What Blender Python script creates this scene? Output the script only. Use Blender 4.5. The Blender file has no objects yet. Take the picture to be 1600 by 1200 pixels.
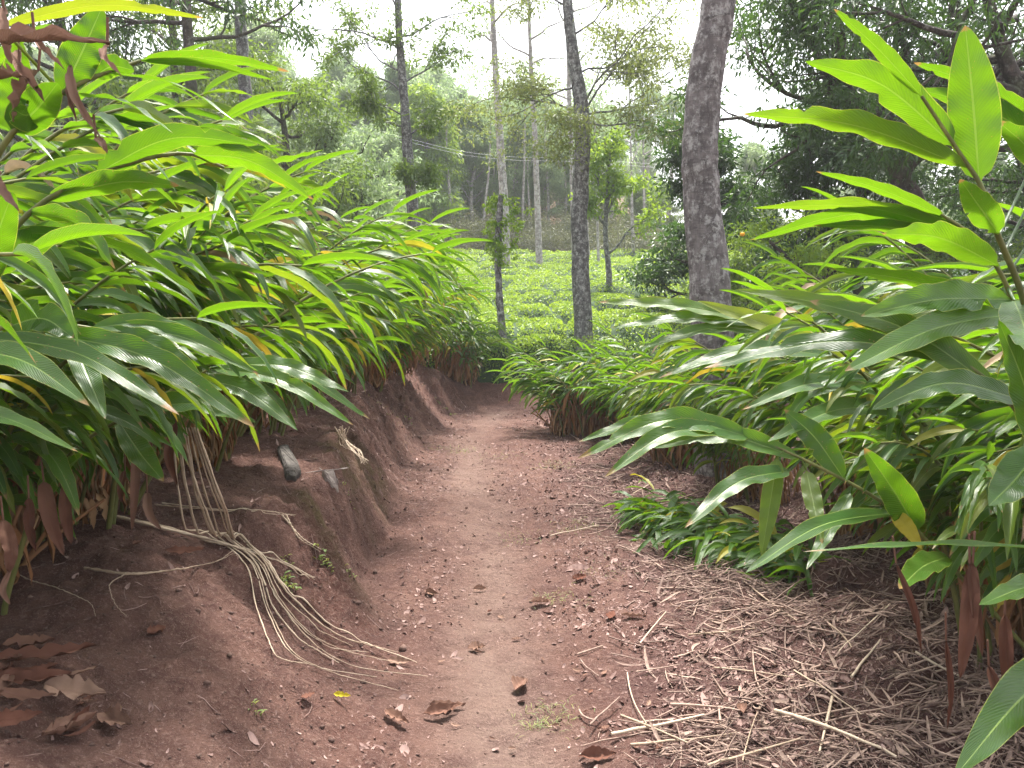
import bpy, math, random
import numpy as np
from mathutils import Vector, Matrix, Euler

C = bpy.context.scene.collection
R = math.radians
rng = np.random.default_rng(7)

# ------------------------------------------------------------------ camera model
F_PX, HOR, CAMZ = 1230.0, 480.0, 1.55
PITCH = math.atan((600 - HOR) / F_PX)

def at(u, v, Y):
    """world point seen at photo pixel (u, v) at world depth Y"""
    dx, dy = (u - 800) / F_PX, -(v - 600) / F_PX
    d = np.array([dx, math.cos(PITCH) + dy * math.sin(PITCH), -math.sin(PITCH) + dy * math.cos(PITCH)])
    return np.array([0, 0, CAMZ]) + d * (Y / d[1])

# ------------------------------------------------------------------ noise
_perm = np.random.default_rng(3).random((256, 256))
def vnoise(x, y):
    x = np.asarray(x, float); y = np.asarray(y, float)
    xi = np.floor(x).astype(int); yi = np.floor(y).astype(int)
    fx, fy = x - xi, y - yi
    fx = fx * fx * fx * (fx * (fx * 6 - 15) + 10); fy = fy * fy * fy * (fy * (fy * 6 - 15) + 10)
    g = lambda a, b: _perm[a & 255, b & 255]
    return ((g(xi, yi) * (1 - fx) + g(xi + 1, yi) * fx) * (1 - fy) + (g(xi, yi + 1) * (1 - fx) + g(xi + 1, yi + 1) * fx) * fy) * 2 - 1
def fbm(x, y, o=4, gain=.5):
    s, a = 0, 1
    for k in range(o):
        s = s + a * vnoise(x * 2 ** k + 17.3 * k, y * 2 ** k + 9.1 * k); a *= gain
    return s
def sstep(t):
    t = np.clip(t, 0, 1); return t * t * (3 - 2 * t)

# ------------------------------------------------------------------ terrain
_Y = [0, 2, 3.0, 3.8, 4.6, 6, 9, 12, 14]
def bank_foot(y): return np.interp(y, _Y, [-.36, -.38, -.50, -.66, -.82, -.90, -1.02, -.80, -.2]) + .10 * fbm(y * 1.1, 3.3, 3)
def bank_top(y): return np.interp(y, _Y, [-1.55, -1.55, -1.5, -1.36, -1.22, -1.42, -1.85, -1.6, -1.2]) + .10 * fbm(y * 1.3, 7.7, 3)
def Tbase(x, y):
    xf, xt = bank_foot(y), bank_top(y)
    hb = np.interp(y, [0, 2, 3, 4.2, 6, 12], [.44, .46, .52, .60, .66, .68])
    t = np.clip((xf - x) / (xf - xt), 0, 1)
    face = t * (1 - t) * 4
    t = np.clip(t + .05 * fbm(x * 3.1, y * 2.3 + 4, 3) * (t > .001), 0, 1); z = hb * (.5 * sstep(t) + .5 * np.sin(t * np.pi / 2)) + .07 * np.clip(xt - x, 0, 14)
    z = z + .05 * np.clip(x - 1.4, 0, 12) + .05 * sstep((x - 1.2) / .8)
    # wheel-worn hollow in the path
    px = np.interp(y, [0, 3, 6, 9, 11.5], [-.08, -.1, -.22, -.5, -.35])
    z = z - .045 * np.exp(-((x - px) / .33) ** 2) * sstep((13 - y) / 2)
    yb = 12.2 + .30 * (x + .7)
    tb = sstep((y - yb) / 1.1)
    zb = .42 + .135 * np.clip(y - 13.5, 0, 23.5)
    zb = zb + .23 * np.clip(y - 37, 0, 95) * (1 - .8 * sstep((x / np.maximum(y, 1) - .06) / .22)) + .06 * np.clip(-x - 4, 0, 40) * sstep((y - 14) / 20)
    zb = zb - .15 * np.clip(y - 160, 0, 400)
    z = z * (1 - tb) + np.maximum(zb, 0) * tb
    return z, face
def T(x, y, detail=True):
    x = np.asarray(x, float); y = np.asarray(y, float)
    z, face = Tbase(x, y)
    if detail:
        near = sstep((16 - y) / 4)
        left = sstep((-x - .5) / .5)
        z = z + near * (.022 * fbm(x * 1.7, y * 1.7, 4) + .010 * fbm(x * 7, y * 7, 3) + .004 * fbm(x * 30, y * 30, 2))
        z = z + near * left * (.030 * fbm(x * 1.9 + 5, y * 1.9, 4) + .020 * np.abs(fbm(x * 11, y * 11, 3)) + .005 * fbm(x * 36, y * 36, 2))
        # eroded ribs and clods in the bank face
        rr = 1 - np.abs(fbm(x * 2.2 + 3, y * 4.6 + 8, 3))
        z = z + near * face * sstep((y - 2.6) / 1.2) * (.085 * (rr - .6) + .035 * fbm(x * 9, y * 11, 3) + .045 * np.abs(fbm(x * 21, y * 21, 3)))
        # mulch heaped beside the right-hand plants
        z = z + near * .05 * sstep((x - .7) / 1.0) * (fbm(x * 4, y * 4, 3) + .4)
    return z
_gx = np.arange(-4.2, 4.6, .02); _gy = np.arange(.7, 15.0, .02)
_gz = T(*np.meshgrid(_gx, _gy, indexing='ij'))
def Tg(x, y):
    """the terrain height again, read quickly from a table"""
    x = np.asarray(x, float); y = np.asarray(y, float)
    i = np.clip((x - _gx[0]) / .02, 0, len(_gx) - 1.001); j = np.clip((y - _gy[0]) / .02, 0, len(_gy) - 1.001)
    a = i.astype(int); b = j.astype(int); fx, fy = i - a, j - b
    z = (_gz[a, b] * (1 - fx) + _gz[a + 1, b] * fx) * (1 - fy) + (_gz[a, b + 1] * (1 - fx) + _gz[a + 1, b + 1] * fx) * fy
    out = (x < _gx[0]) | (x > _gx[-1]) | (y < _gy[0]) | (y > _gy[-1])
    if out.any():
        z = np.array(z); xo, yo = np.broadcast_arrays(x, y); z[out] = T(xo[out], yo[out])
    return z
def Ts(x, y): return float(Tg(np.array([x]), np.array([y]))[0])
def nf(x, y, o=2): return float(fbm(np.array([x]), np.array([y]), o)[0])

# ------------------------------------------------------------------ object helpers
def tag(o, label=None, cat=None, group=None, kind=None):
    if label: o['label'] = label
    if cat: o['category'] = cat
    if group: o['group'] = group
    if kind: o['kind'] = kind
    return o
def empty(name, loc=(0, 0, 0), label=None, cat=None, group=None):
    o = bpy.data.objects.new(name, None); C.objects.link(o); o.location = [float(v) for v in loc]; o.empty_display_size = .1
    return tag(o, label, cat, group)
class MB:
    """collects vertices, faces, uv and a colour attribute, builds ONE mesh object"""
    def __init__(s): s.v = []; s.f = []; s.uv = []; s.c = []; s.n = 0
    def add(s, v, f, uv=None, c=None):
        v = np.asarray(v, float).reshape(-1, 3); f = np.asarray(f, int)
        if uv is None: uv = np.zeros((len(v), 2))
        if c is None: c = np.zeros((len(v), 4))
        c = np.asarray(c, float)
        if c.ndim == 1: c = np.tile(c, (len(v), 1))
        s.v.append(v); s.f.append(f + s.n); s.uv.append(uv); s.c.append(c); s.n += len(v)
        return s
    def build(s, name, mat, parent=None, smooth=True, loc=None):
        me = bpy.data.meshes.new(name)
        V = np.concatenate(s.v); UV = np.concatenate(s.uv); K = np.concatenate(s.c)
        if loc is not None: V = V - np.asarray(loc)
        me.vertices.add(len(V)); me.vertices.foreach_set('co', V.astype(np.float32).ravel())
        sizes = np.concatenate([np.full(len(f), f.shape[1]) for f in s.f]); idx = np.concatenate([f.ravel() for f in s.f])
        me.loops.add(len(idx)); me.loops.foreach_set('vertex_index', idx.astype(np.int32))
        me.polygons.add(len(sizes)); st = np.concatenate([[0], np.cumsum(sizes)[:-1]])
        me.polygons.foreach_set('loop_start', st.astype(np.int32)); me.polygons.foreach_set('loop_total', sizes.astype(np.int32))
        if smooth: me.polygons.foreach_set('use_smooth', np.ones(len(sizes), bool))
        me.update(calc_edges=True)
        l = me.uv_layers.new(name='UVMap'); l.data.foreach_set('uv', UV[idx].astype(np.float32).ravel())
        a = me.color_attributes.new('Col', 'FLOAT_COLOR', 'POINT'); a.data.foreach_set('color', K.astype(np.float32).ravel())
        me.materials.append(mat)
        o = bpy.data.objects.new(name, me); C.objects.link(o)
        if loc is not None and parent is None: o.location = [float(q) for q in loc]
        if parent is not None: o.parent = parent
        return o

def nrm(a): 
    a = np.asarray(a, float); return a / np.maximum(np.linalg.norm(a, axis=-1, keepdims=True), 1e-9)
def tube(mb, P, rad, seg=8, c=None, cap=True, rough=0.0, seed=0):
    P = np.asarray(P, float); n = len(P); rad = np.broadcast_to(np.asarray(rad, float), (n,))
    Tn = nrm(np.gradient(P, axis=0))
    ref = np.array([0, 0, 1.]) if abs(Tn[0][2]) < .8 else np.array([1., 0, 0])
    a = nrm(np.cross(Tn[0], ref)); A = [a]
    for k in range(1, n):
        a = nrm(a - Tn[k] * np.dot(a, Tn[k])); A.append(a)
    A = np.array(A); B = np.cross(Tn, A)
    th = np.linspace(0, 2 * np.pi, seg, endpoint=False)
    rr = rad[:, None] * np.ones(seg)[None]
    if rough:
        r2 = np.random.default_rng(seed); rr = rr * (1 + rough * r2.normal(size=rr.shape))
    V = P[:, None] + rr[..., None] * (np.cos(th)[None, :, None] * A[:, None] + np.sin(th)[None, :, None] * B[:, None])
    L = np.concatenate([[0], np.cumsum(np.linalg.norm(np.diff(P, axis=0), axis=1))])
    uv = np.stack(np.broadcast_arrays(th[None] / (2 * np.pi), L[:, None]), -1).reshape(-1, 2)
    i = np.arange(n - 1)[:, None] * seg; j = np.arange(seg)[None]; j2 = (j + 1) % seg
    f = np.stack([i + j, i + j2, i + seg + j2, i + seg + j], -1).reshape(-1, 4)
    mb.add(V.reshape(-1, 3), f, uv, c)
    if cap:
        for e in (0, n - 1):
            ring = V[e]; cc = P[e]
            vv = np.vstack([ring, cc]); ff = np.array([[k, (k + 1) % seg, seg] for k in range(seg)])
            mb.add(vv, ff if e else ff[:, ::-1], None, c)
def smooth_path(P, n):
    """Catmull-Rom through control points, n samples"""
    P = np.asarray(P, float)
    if len(P) == 2: return P[0] + (P[1] - P[0]) * np.linspace(0, 1, n)[:, None]
    Q = np.vstack([2 * P[0] - P[1], P, 2 * P[-1] - P[-2]]); m = len(P) - 1
    t = np.linspace(0, m - 1e-6, n); i = t.astype(int); f = (t - i)[:, None]
    a, b, c, d = Q[i], Q[i + 1], Q[i + 2], Q[i + 3]
    return .5 * (2 * b + (c - a) * f + (2 * a - 5 * b + 4 * c - d) * f ** 2 + (3 * b - a - 3 * c + d) * f ** 3)

# ------------------------------------------------------------------ materials
def mat(name):
    m = bpy.data.materials.new(name); m.use_nodes = True; nt = m.node_tree; nt.nodes.clear()
    return m, nt
class N:
    """small node-graph writer"""
    def __init__(s, nt): s.nt = nt
    def __call__(s, typ, ins=None, **kw):
        n = s.nt.nodes.new(typ)
        for k, v in kw.items(): setattr(n, k, v)
        for k, v in (ins or {}).items():
            if isinstance(v, bpy.types.NodeSocket): s.nt.links.new(v, n.inputs[k])
            else: n.inputs[k].default_value = v
        return n
    def math(s, op, a, b=0.0, c=None, clamp=False):
        n = s('ShaderNodeMath', {0: a, 1: b}, operation=op); n.use_clamp = clamp
        if c is not None:
            if isinstance(c, bpy.types.NodeSocket): s.nt.links.new(c, n.inputs[2])
            else: n.inputs[2].default_value = c
        return n.outputs[0]
    def mix(s, fac, a, b, blend='MIX'):
        n = s.nt.nodes.new('ShaderNodeMix'); n.data_type = 'RGBA'; n.blend_type = blend
        for i, v in ((0, fac), (6, a), (7, b)):
            if isinstance(v, bpy.types.NodeSocket): s.nt.links.new(v, n.inputs[i])
            else: n.inputs[i].default_value = v if i == 0 else (*v, 1) if len(v) == 3 else v
        return n.outputs[2]
    def ramp(s, fac, stops):
        n = s('ShaderNodeValToRGB', {0: fac}); e = n.color_ramp.elements
        while len(e) < len(stops): e.new(.5)
        for k, (p, c) in enumerate(stops):
            e[k].position = p; e[k].color = (*c, 1) if not isinstance(c, (int, float)) else (c, c, c, 1)
        return n.outputs[0]
    def noise(s, scale, detail=4, rough=.55, vec=None, out=0, dist=0):
        i = {'Scale': scale, 'Detail': detail, 'Roughness': rough, 'Distortion': dist}
        if vec is not None: i['Vector'] = vec
        return s('ShaderNodeTexNoise', i).outputs[out]
    def out(s, sh, disp=None):
        o = s.nt.nodes.new('ShaderNodeOutputMaterial'); s.nt.links.new(sh, o.inputs[0])

def leaf_material(name, top, back, trans=.4, rough=.42, veins=True, hue=.03, yellow=(.42, .36, .03), brown=(.20, .105, .06), spec=.5, straw=(.45, .33, .2)):
    """Col.r random tint, Col.g dryness (0 green, .5 yellow, 1 brown), Col.b random"""
    m, nt = mat(name); n = N(nt)
    att = n('ShaderNodeAttribute', attribute_name='Col'); sep = n('ShaderNodeSeparateColor', {0: att.outputs['Color']})
    r, g, b = sep.outputs
    oi = n('ShaderNodeObjectInfo').outputs['Random']
    tint = n.math('ADD', n.math('MULTIPLY', r, .75), n.math('MULTIPLY', oi, .25))
    dark = tuple(c * .48 for c in top); lite = (top[0] * 1.8 + .010, top[1] * 1.35, top[2] * .9)
    col = n.mix(tint, dark, lite)
    bd = tuple(c * .7 for c in back); bl = (min(1, back[0] * 1.4), min(1, back[1] * 1.15), back[2])
    bcol = n.mix(tint, bd, bl)
    uv = n('ShaderNodeUVMap').outputs[0]
    norm = None; edge = None
    if veins:
        s2 = n('ShaderNodeSeparateXYZ', {0: uv}); u, v = s2.outputs[0], s2.outputs[1]
        au = n.math('ABSOLUTE', n.math('SUBTRACT', u, .5))          # 0 midrib .. .5 margin
        ph = n.math('SUBTRACT', n.math('MULTIPLY_ADD', n.noise(3.0, 2, .5, uv), .05, v), n.math('MULTIPLY', au, .34))
        vein = n.math('SINE', n.math('MULTIPLY', ph, 250.0))
        vein2 = n.math('SINE', n.math('MULTIPLY', ph, 74.0))
        vs = n.math('ADD', n.math('MULTIPLY', vein, .5), n.math('MULTIPLY', vein2, .22))
        col = n.mix(n.math('MULTIPLY_ADD', vs, .17, .17, clamp=True), col, tuple(c * .55 for c in top))
        bcol = n.mix(n.math('MULTIPLY_ADD', vs, .18, .18, clamp=True), bcol, tuple(c * .5 for c in back))
        mid = n.math('LESS_THAN', au, .022)
        col = n.mix(n.math('MULTIPLY', mid, .7), col, (.30, .42, .10)); bcol = n.mix(n.math('MULTIPLY', mid, .6), bcol, (.16, .26, .04))
        nz = n.noise(26.0, 3, vec=uv)
        edge = n.math('GREATER_THAN', n.math('ADD', au, n.math('MULTIPLY', n.math('SUBTRACT', nz, .5), .05)), .482)
        col = n.mix(n.math('MULTIPLY', edge, .75), col, (.36, .40, .07)); bcol = n.mix(n.math('MULTIPLY', edge, .6), bcol, (.5, .5, .08))
        hgt = n.math('ADD', n.math('MULTIPLY', vs, .5), n.math('MULTIPLY', n.math('MINIMUM', n.math('MULTIPLY', au, 14.0), 1.0), 1.0))
        bump = n('ShaderNodeBump', {'Strength': .32, 'Distance': .005, 'Height': hgt}); norm = bump.outputs[0]
        # scorched tips and blotches
        tip = n.math('GREATER_THAN', n.math('ADD', n.math('ADD', v, n.math('MULTIPLY', nz, .12)), n.math('MULTIPLY', b, .10)), 1.085)
        blot = n.math('GREATER_THAN', n.math('ADD', n.noise(7.0, 5, .6, uv), n.math('MULTIPLY', b, .12)), .80)
        vor = n('ShaderNodeTexVoronoi', {'Vector': n('ShaderNodeMapping', {'Vector': uv, 'Scale': (7, 34, 1)}).outputs[0], 'Scale': 1.0}).outputs['Distance']
        dots = n.math('MULTIPLY', n.math('LESS_THAN', vor, n.math('MULTIPLY', b, .17)), n.math('GREATER_THAN', n.noise(4.0, 3, .6, uv), .50))
        tip = n.math('MAXIMUM', tip, n.math('MULTIPLY', dots, .8))
        spot = n.math('MAXIMUM', tip, n.math('MULTIPLY', blot, .7))
        col = n.mix(spot, col, (.30, .17, .07)); bcol = n.mix(spot, bcol, (.35, .2, .06))
    pos = n('ShaderNodeTexCoord').outputs['Object']
    pn = n.noise(9.0, 3, vec=pos)
    col = n.mix(n.math('MULTIPLY_ADD', pn, 1.2, -.35, clamp=True), col, tuple(c * 1.35 for c in top))
    y1 = n.math('MULTIPLY', g, 2.0, clamp=True); y2 = n.math('MULTIPLY_ADD', g, 3.0, -1.65, clamp=True)
    dry = n.mix(b, brown, straw)
    dry = n.mix(n.math('MULTIPLY', n.noise(14.0, 4, vec=pos), .6), dry, tuple(c * .45 for c in brown))
    col = n.mix(y1, col, yellow); col = n.mix(y2, col, dry)
    bcol = n.mix(y1, bcol, (.75, .5, .04)); bcol = n.mix(y2, bcol, dry)
    ins = {'Base Color': col, 'Roughness': n.math('MULTIPLY_ADD', g, .4, rough, clamp=True), 'Specular IOR Level': spec}
    if norm is not None: ins['Normal'] = norm
    p = n('ShaderNodeBsdfPrincipled', ins)
    t = n('ShaderNodeBsdfTranslucent', {'Color': bcol})
    if norm is not None: nt.links.new(norm, t.inputs['Normal'])
    fac = n.math('MULTIPLY_ADD', y2, -trans * .6, trans)
    ms = n('ShaderNodeMixShader', {0: fac, 1: p.outputs[0], 2: t.outputs[0]})
    n.out(ms.outputs[0]); return m

def bark_material(name, dark, light, lichen=(.5, .5, .46), amount=.5, scale=1.0, moss=None):
    m, nt = mat(name); n = N(nt)
    pos = n('ShaderNodeTexCoord').outputs['Object']
    mp = n('ShaderNodeMapping', {'Vector': pos, 'Scale': (1, 1, .28)}).outputs[0]
    mh = n('ShaderNodeMapping', {'Vector': pos, 'Scale': (.6, .6, 2.2)}).outputs[0]
    a = n.noise(26 * scale, 6, .65, mp, dist=.4); h = n.noise(9 * scale, 5, .7, mh, dist=.5)
    col = n.mix(n.ramp(a, [(.32, 0.), (.66, 1.)]), dark, light)
    col = n.mix(n.ramp(h, [(.45, 0.), (.62, .6)]), col, tuple(c * .55 for c in dark))
    l1 = n.noise(15 * scale, 7, .78, n('ShaderNodeMapping', {'Vector': pos, 'Scale': (1, 1, .8)}).outputs[0], dist=.2); l2 = n.noise(34 * scale, 4, .7, pos)
    lf = n.ramp(n.math('MULTIPLY_ADD', l2, .3, l1), [(.70 - .12 * amount, 0.), (.80 - .10 * amount, .75)])
    col = n.mix(lf, col, lichen)
    if moss: col = n.mix(n.ramp(n.noise(3.0 * scale, 4, .6, pos), [(.5, 0.), (.7, .7)]), col, moss)
    hg = n.math('ADD', a, n.math('MULTIPLY', h, .8))
    bump = n('ShaderNodeBump', {'Strength': .9, 'Distance': .02, 'Height': hg})
    p = n('ShaderNodeBsdfPrincipled', {'Base Color': col, 'Roughness': .9, 'Specular IOR Level': .2, 'Normal': bump.outputs[0]})
    n.out(p.outputs[0]); return m

def simple_material(name, c1, c2, scale=20, rough=.8, bump=.3, vec_scale=(1, 1, 1), attr=False):
    m, nt = mat(name); n = N(nt)
    pos = n('ShaderNodeTexCoord').outputs['Object']
    mp = n('ShaderNodeMapping', {'Vector': pos, 'Scale': vec_scale}).outputs[0]
    a = n.noise(scale, 5, .6, mp)
    f = n.ramp(a, [(.3, 0.), (.7, 1.)])
    if attr:
        r = n('ShaderNodeSeparateColor', {0: n('ShaderNodeAttribute', attribute_name='Col').outputs['Color']}).outputs[0]
        f = n.math('ADD', n.math('MULTIPLY', f, .4), n.math('MULTIPLY', r, .6))
    col = n.mix(f, c1, c2)
    b = n('ShaderNodeBump', {'Strength': bump, 'Distance': .01, 'Height': a})
    p = n('ShaderNodeBsdfPrincipled', {'Base Color': col, 'Roughness': rough, 'Specular IOR Level': .3, 'Normal': b.outputs[0]})
    n.out(p.outputs[0]); return m

def ground_material():
    """Col.r worn track, Col.g leafy mulch, Col.b moss, Col.a far forest floor"""
    m, nt = mat('red_soil'); n = N(nt)
    pos = n('ShaderNodeTexCoord').outputs['Object']
    att = n('ShaderNodeAttribute', attribute_name='Col'); sep = n('ShaderNodeSeparateColor', {0: att.outputs['Color']})
    r, g, b = sep.outputs; far = att.outputs['Alpha']
    big = n.noise(1.3, 5, .6, pos); med = n.noise(6.5, 6, .65, pos, dist=.3); fine = n.noise(55, 5, .7, pos); grit = n.noise(210, 3, .7, pos)
    col = n.mix(n.ramp(big, [(.35, 0.), (.65, 1.)]), (.088, .041, .032), (.148, .082, .065))
    col = n.mix(n.ramp(med, [(.42, 0.), (.62, .7)]), col, (.070, .034, .029))
    tr = n.math('MULTIPLY', r, n.math('MULTIPLY_ADD', med, 1.3, .35, clamp=True), clamp=True)
    col = n.mix(tr, col, (.165, .109, .089))
    mu = n.math('MULTIPLY', g, n.ramp(fine, [(.35, 0.), (.6, 1.)]))
    col = n.mix(n.math('MULTIPLY', mu, .55), col, (.20, .115, .10))
    col = n.mix(n.math('MULTIPLY', g, n.ramp(med, [(.3, .3), (.6, .9)])), col, (.055, .026, .024))
    mo = n.math('MULTIPLY', b, n.ramp(med, [(.38, 0.), (.55, 1.)]), clamp=True)
    col = n.mix(n.math('MULTIPLY', mo, .8), col, (.11, .115, .025))
    col = n.mix(n.ramp(n.noise(2.6, 6, .7, pos, dist=.8), [(.50, 0.), (.66, .65)]), col, (.062, .030, .027))
    col = n.mix(n.ramp(fine, [(.52, 0.), (.68, .40)]), col, (.30, .20, .165))
    col = n.mix(n.ramp(grit, [(.58, 0.), (.70, .55)]), col, (.36, .26, .22))
    col = n.mix(n.ramp(grit, [(.28, .6), (.40, 0.)]), col, (.045, .025, .02))
    col = n.mix(far, col, n.mix(n.noise(.6, 6, .7, pos), (.20, .10, .085), (.11, .10, .055)))
    h = n.math('ADD', n.math('MULTIPLY', med, 2.0), n.math('ADD', n.math('MULTIPLY', fine, .8), n.math('MULTIPLY', grit, .25)))
    bump = n('ShaderNodeBump', {'Strength': 1.0, 'Distance': .024, 'Height': h})
    p = n('ShaderNodeBsdfPrincipled', {'Base Color': col, 'Roughness': .95, 'Specular IOR Level': .15, 'Normal': bump.outputs[0]})
    n.out(p.outputs[0]); return m

M = {}
M['soil'] = ground_material()
M['card'] = leaf_material('cardamom_leaf', (.026, .090, .010), (.17, .40, .008), .36, .33, spec=.5)
M['cane'] = simple_material('cane_skin', (.075, .085, .025), (.18, .18, .055), 30, .55, .2, (1, 1, .2))
M['dry'] = leaf_material('dry_leaf', (.2, .12, .07), (.3, .15, .06), .25, .75, veins=True, brown=(.150, .062, .042), straw=(.34, .22, .165), spec=.2)
M['skirt'] = leaf_material('withered_sheath', (.2, .12, .07), (.45, .22, .08), .35, .8, veins=False, brown=(.28, .115, .05), straw=(.46, .30, .17), spec=.15)
M['straw'] = simple_material('dry_straw', (.060, .030, .027), (.47, .335, .265), 60, .75, .4, (1, 1, 1), True)
M['chip'] = simple_material('leaf_chips', (.075, .036, .030), (.42, .285, .25), 30, .85, .2, (1, 1, 1), True)
M['stalk'] = simple_material('pale_stalk', (.26, .18, .12), (.56, .45, .34), 60, .6, .3, (1, 1, 1), True)
M['bark'] = bark_material('mottled_bark', (.080, .068, .067), (.205, .180, .176), (.38, .365, .35), .38, .8)
M['bark_mid'] = bark_material('lichen_bark', (.068, .064, .066), (.185, .178, .178), (.42, .43, .41), .5, .9)
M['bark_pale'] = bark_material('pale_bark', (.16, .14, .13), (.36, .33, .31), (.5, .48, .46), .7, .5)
M['bark_dark'] = bark_material('dark_bark', (.035, .028, .026), (.10, .08, .07), (.2, .2, .17), .2, .6, (.06, .08, .03))
M['lf_dark'] = leaf_material('dark_leaf', (.024, .070, .020), (.08, .19, .025), .30, .45, veins=False)
M['lf_mid'] = leaf_material('mid_leaf', (.055, .120, .028), (.20, .34, .04), .38, .5, veins=False)
M['lf_lite'] = leaf_material('bright_leaf', (.085, .190, .028), (.30, .48, .04), .42, .5, veins=False)
M['lf_euc_hazed'] = leaf_material('hazed_eucalypt_leaf', (.135, .225, .130), (.32, .50, .22), .40, .5, veins=False)  # part of the distance haze is put into this colour: paler, bluer leaves
M['lf_grey'] = leaf_material('greyish_leaf', (.120, .165, .062), (.28, .38, .10), .38, .55, veins=False)
M['tea'] = leaf_material('tea_leaf', (.115, .240, .035), (.36, .56, .05), .35, .42, veins=False)
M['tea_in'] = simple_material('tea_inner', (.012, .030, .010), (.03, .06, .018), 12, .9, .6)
M['weed'] = leaf_material('weed_leaf', (.10, .19, .07), (.25, .4, .1), .35, .5, veins=False)
M['stone_dark'] = simple_material('dark_stone', (.035, .030, .027), (.11, .095, .085), 18, .8, .8)
M['stone_grey'] = simple_material('grey_stone', (.15, .115, .10), (.33, .28, .26), 14, .85, .8)
M['orange'] = simple_material('orange_peel', (.75, .33, .02), (.8, .42, .04), 60, .45, .2)
M['wire'] = simple_material('aluminium_wire', (.4, .4, .42), (.6, .6, .62), 5, .5, 0)

# ------------------------------------------------------------------ ground sheet
def build_ground():
    def ax(parts):
        out = [np.arange(a, b, s) for a, b, s in parts]; return np.concatenate(out + [[parts[-1][1]]])
    xs = ax([(-140, -60, 8), (-60, -20, 2), (-20, -6, .4), (-6, -2.4, .08), (-2.4, 3.2, .017), (3.2, 6, .08), (6, 20, .4), (20, 60, 2), (60, 140, 8)])
    ys = ax([(-16, -4, 1.5), (-4, .6, .1), (.6, 5.2, .017), (5.2, 8, .03), (8, 14.5, .06), (14.5, 40, .35), (40, 140, 2), (140, 180, 8)])
    X, Y = np.meshgrid(xs, ys, indexing='ij'); Z = T(X, Y)
    nx, ny = X.shape
    px = np.interp(Y, [0, 3, 6, 9, 11.5], [-.05, -.08, -.24, -.5, -.2])
    wob = .10 * fbm(X * 1.5, Y * 1.5, 3)
    track = np.exp(-((X - px + wob) / .23) ** 2) * sstep((12.5 - Y) / 1) * (.75 + .35 * fbm(X * .9, Y * .7, 2))
    mulch = sstep((X - .25 + .3 * fbm(X * 1.4, Y * 1.4, 3)) / .6) * sstep((11 - Y) / 4)
    _, face = Tbase(X, Y)
    moss = face * np.exp(-((Y - 5.0) / 1.0) ** 2) * sstep(fbm(X * 2, Y * 2, 3) + .5)
    far = sstep((Y - 30) / 8)
    col = np.stack([np.clip(track, 0, 1), mulch, moss, far], -1).reshape(-1, 4)
    i = np.arange(nx - 1)[:, None] * ny; j = np.arange(ny - 1)[None]
    f = np.stack([i + j, i + ny + j, i + ny + j + 1, i + j + 1], -1).reshape(-1, 4)
    mb = MB(); mb.add(np.stack([X, Y, Z], -1).reshape(-1, 3), f, None, col)
    tag(mb.build('ground', M['soil']), kind='structure')
build_ground()

# ------------------------------------------------------------------ broad strap leaves (cardamom)
def strap_leaf(mb, P, W, face, c, fold=.35, wave=.10, rs=None, across=5, crumple=0.0):
    """P centreline (n,3) base->tip, W full width, face = direction the upper side looks"""
    rs = rs or np.random.default_rng(0)
    P = np.asarray(P, float); n = len(P); t = np.linspace(0, 1, n)
    tg = nrm(np.gradient(P, axis=0)); face = np.broadcast_to(np.asarray(face, float), P.shape)
    side = nrm(np.cross(tg, face)); up = np.cross(side, tg)
    prof = np.clip(np.sin(np.pi * np.clip(t, 0, 1) ** rs.uniform(.68, .92)), 0, 1) ** rs.uniform(.55, .75) * (1 - .25 * t)
    prof = np.where(t < .05, prof * .5, prof); prof[-1] = .01; prof[0] = .06
    u = np.linspace(-1, 1, across)
    cut = np.ones((n, across))
    if n > 8 and rs.random() < .4:
        for q in range(rs.integers(1, 4)):
            k0 = rs.integers(3, n - 1); sgn = rs.choice([-1, 1]); d0 = rs.uniform(.15, .6)
            cut[k0, (u * sgn) > .3] *= 1 - d0
            if rs.random() < .4 and k0 + 1 < n: cut[k0 + 1, (u * sgn) > .3] *= 1 - d0 * .6
    ph = rs.random() * 6.3; ph2 = rs.random() * 6.3; fr = 9 + 7 * rs.random()
    hw = W / 2 * prof[:, None]
    wv = wave * W * np.abs(u)[None] ** 1.6 * (np.sin(fr * 2 * t + ph)[:, None] * (u[None] > 0) + np.sin(fr * 2.3 * t + ph2)[:, None] * (u[None] < 0)) * np.sin(np.pi * t)[:, None]
    if crumple: wv = wv + crumple * W * rs.normal(size=(n, across)) * .5
    foldz = fold * hw * np.abs(u)[None] ** 1.2
    V = P[:, None] + side[:, None] * (hw * u[None] * cut * math.sqrt(max(.05, 1 - .45 * min(1, fold) ** 2)))[..., None] + up[:, None] * (foldz + wv)[..., None]
    uv = np.stack(np.broadcast_arrays((u[None] + 1) / 2, t[:, None]), -1).reshape(-1, 2)
    i = np.arange(n - 1)[:, None] * across; j = np.arange(across - 1)[None]
    f = np.stack([i + j, i + j + 1, i + across + j + 1, i + across + j], -1).reshape(-1, 4)
    mb.add(V.reshape(-1, 3), f, uv, c)

def grow_leaf(p0, d, L, droop, pull, n=13):
    P = [np.array(p0, float)]; d = nrm(d)
    for k in range(n - 1):
        d = nrm(d + np.array([0, 0, -droop / n * (1 + 1.2 * k / n)]) + np.asarray(pull) / n)
        P.append(P[-1] + d * L / (n - 1))
    return np.array(P)

def leaf_colour(rs, dryp=.03, yelp=.05):
    q = rs.random(); g = 0.0
    if q < dryp: g = .85 + .15 * rs.random()
    elif q < dryp + yelp: g = .2 + .4 * rs.random()
    elif q < .3: g = .1 * rs.random()
    return (rs.random(), g, rs.random(), 1)

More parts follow.
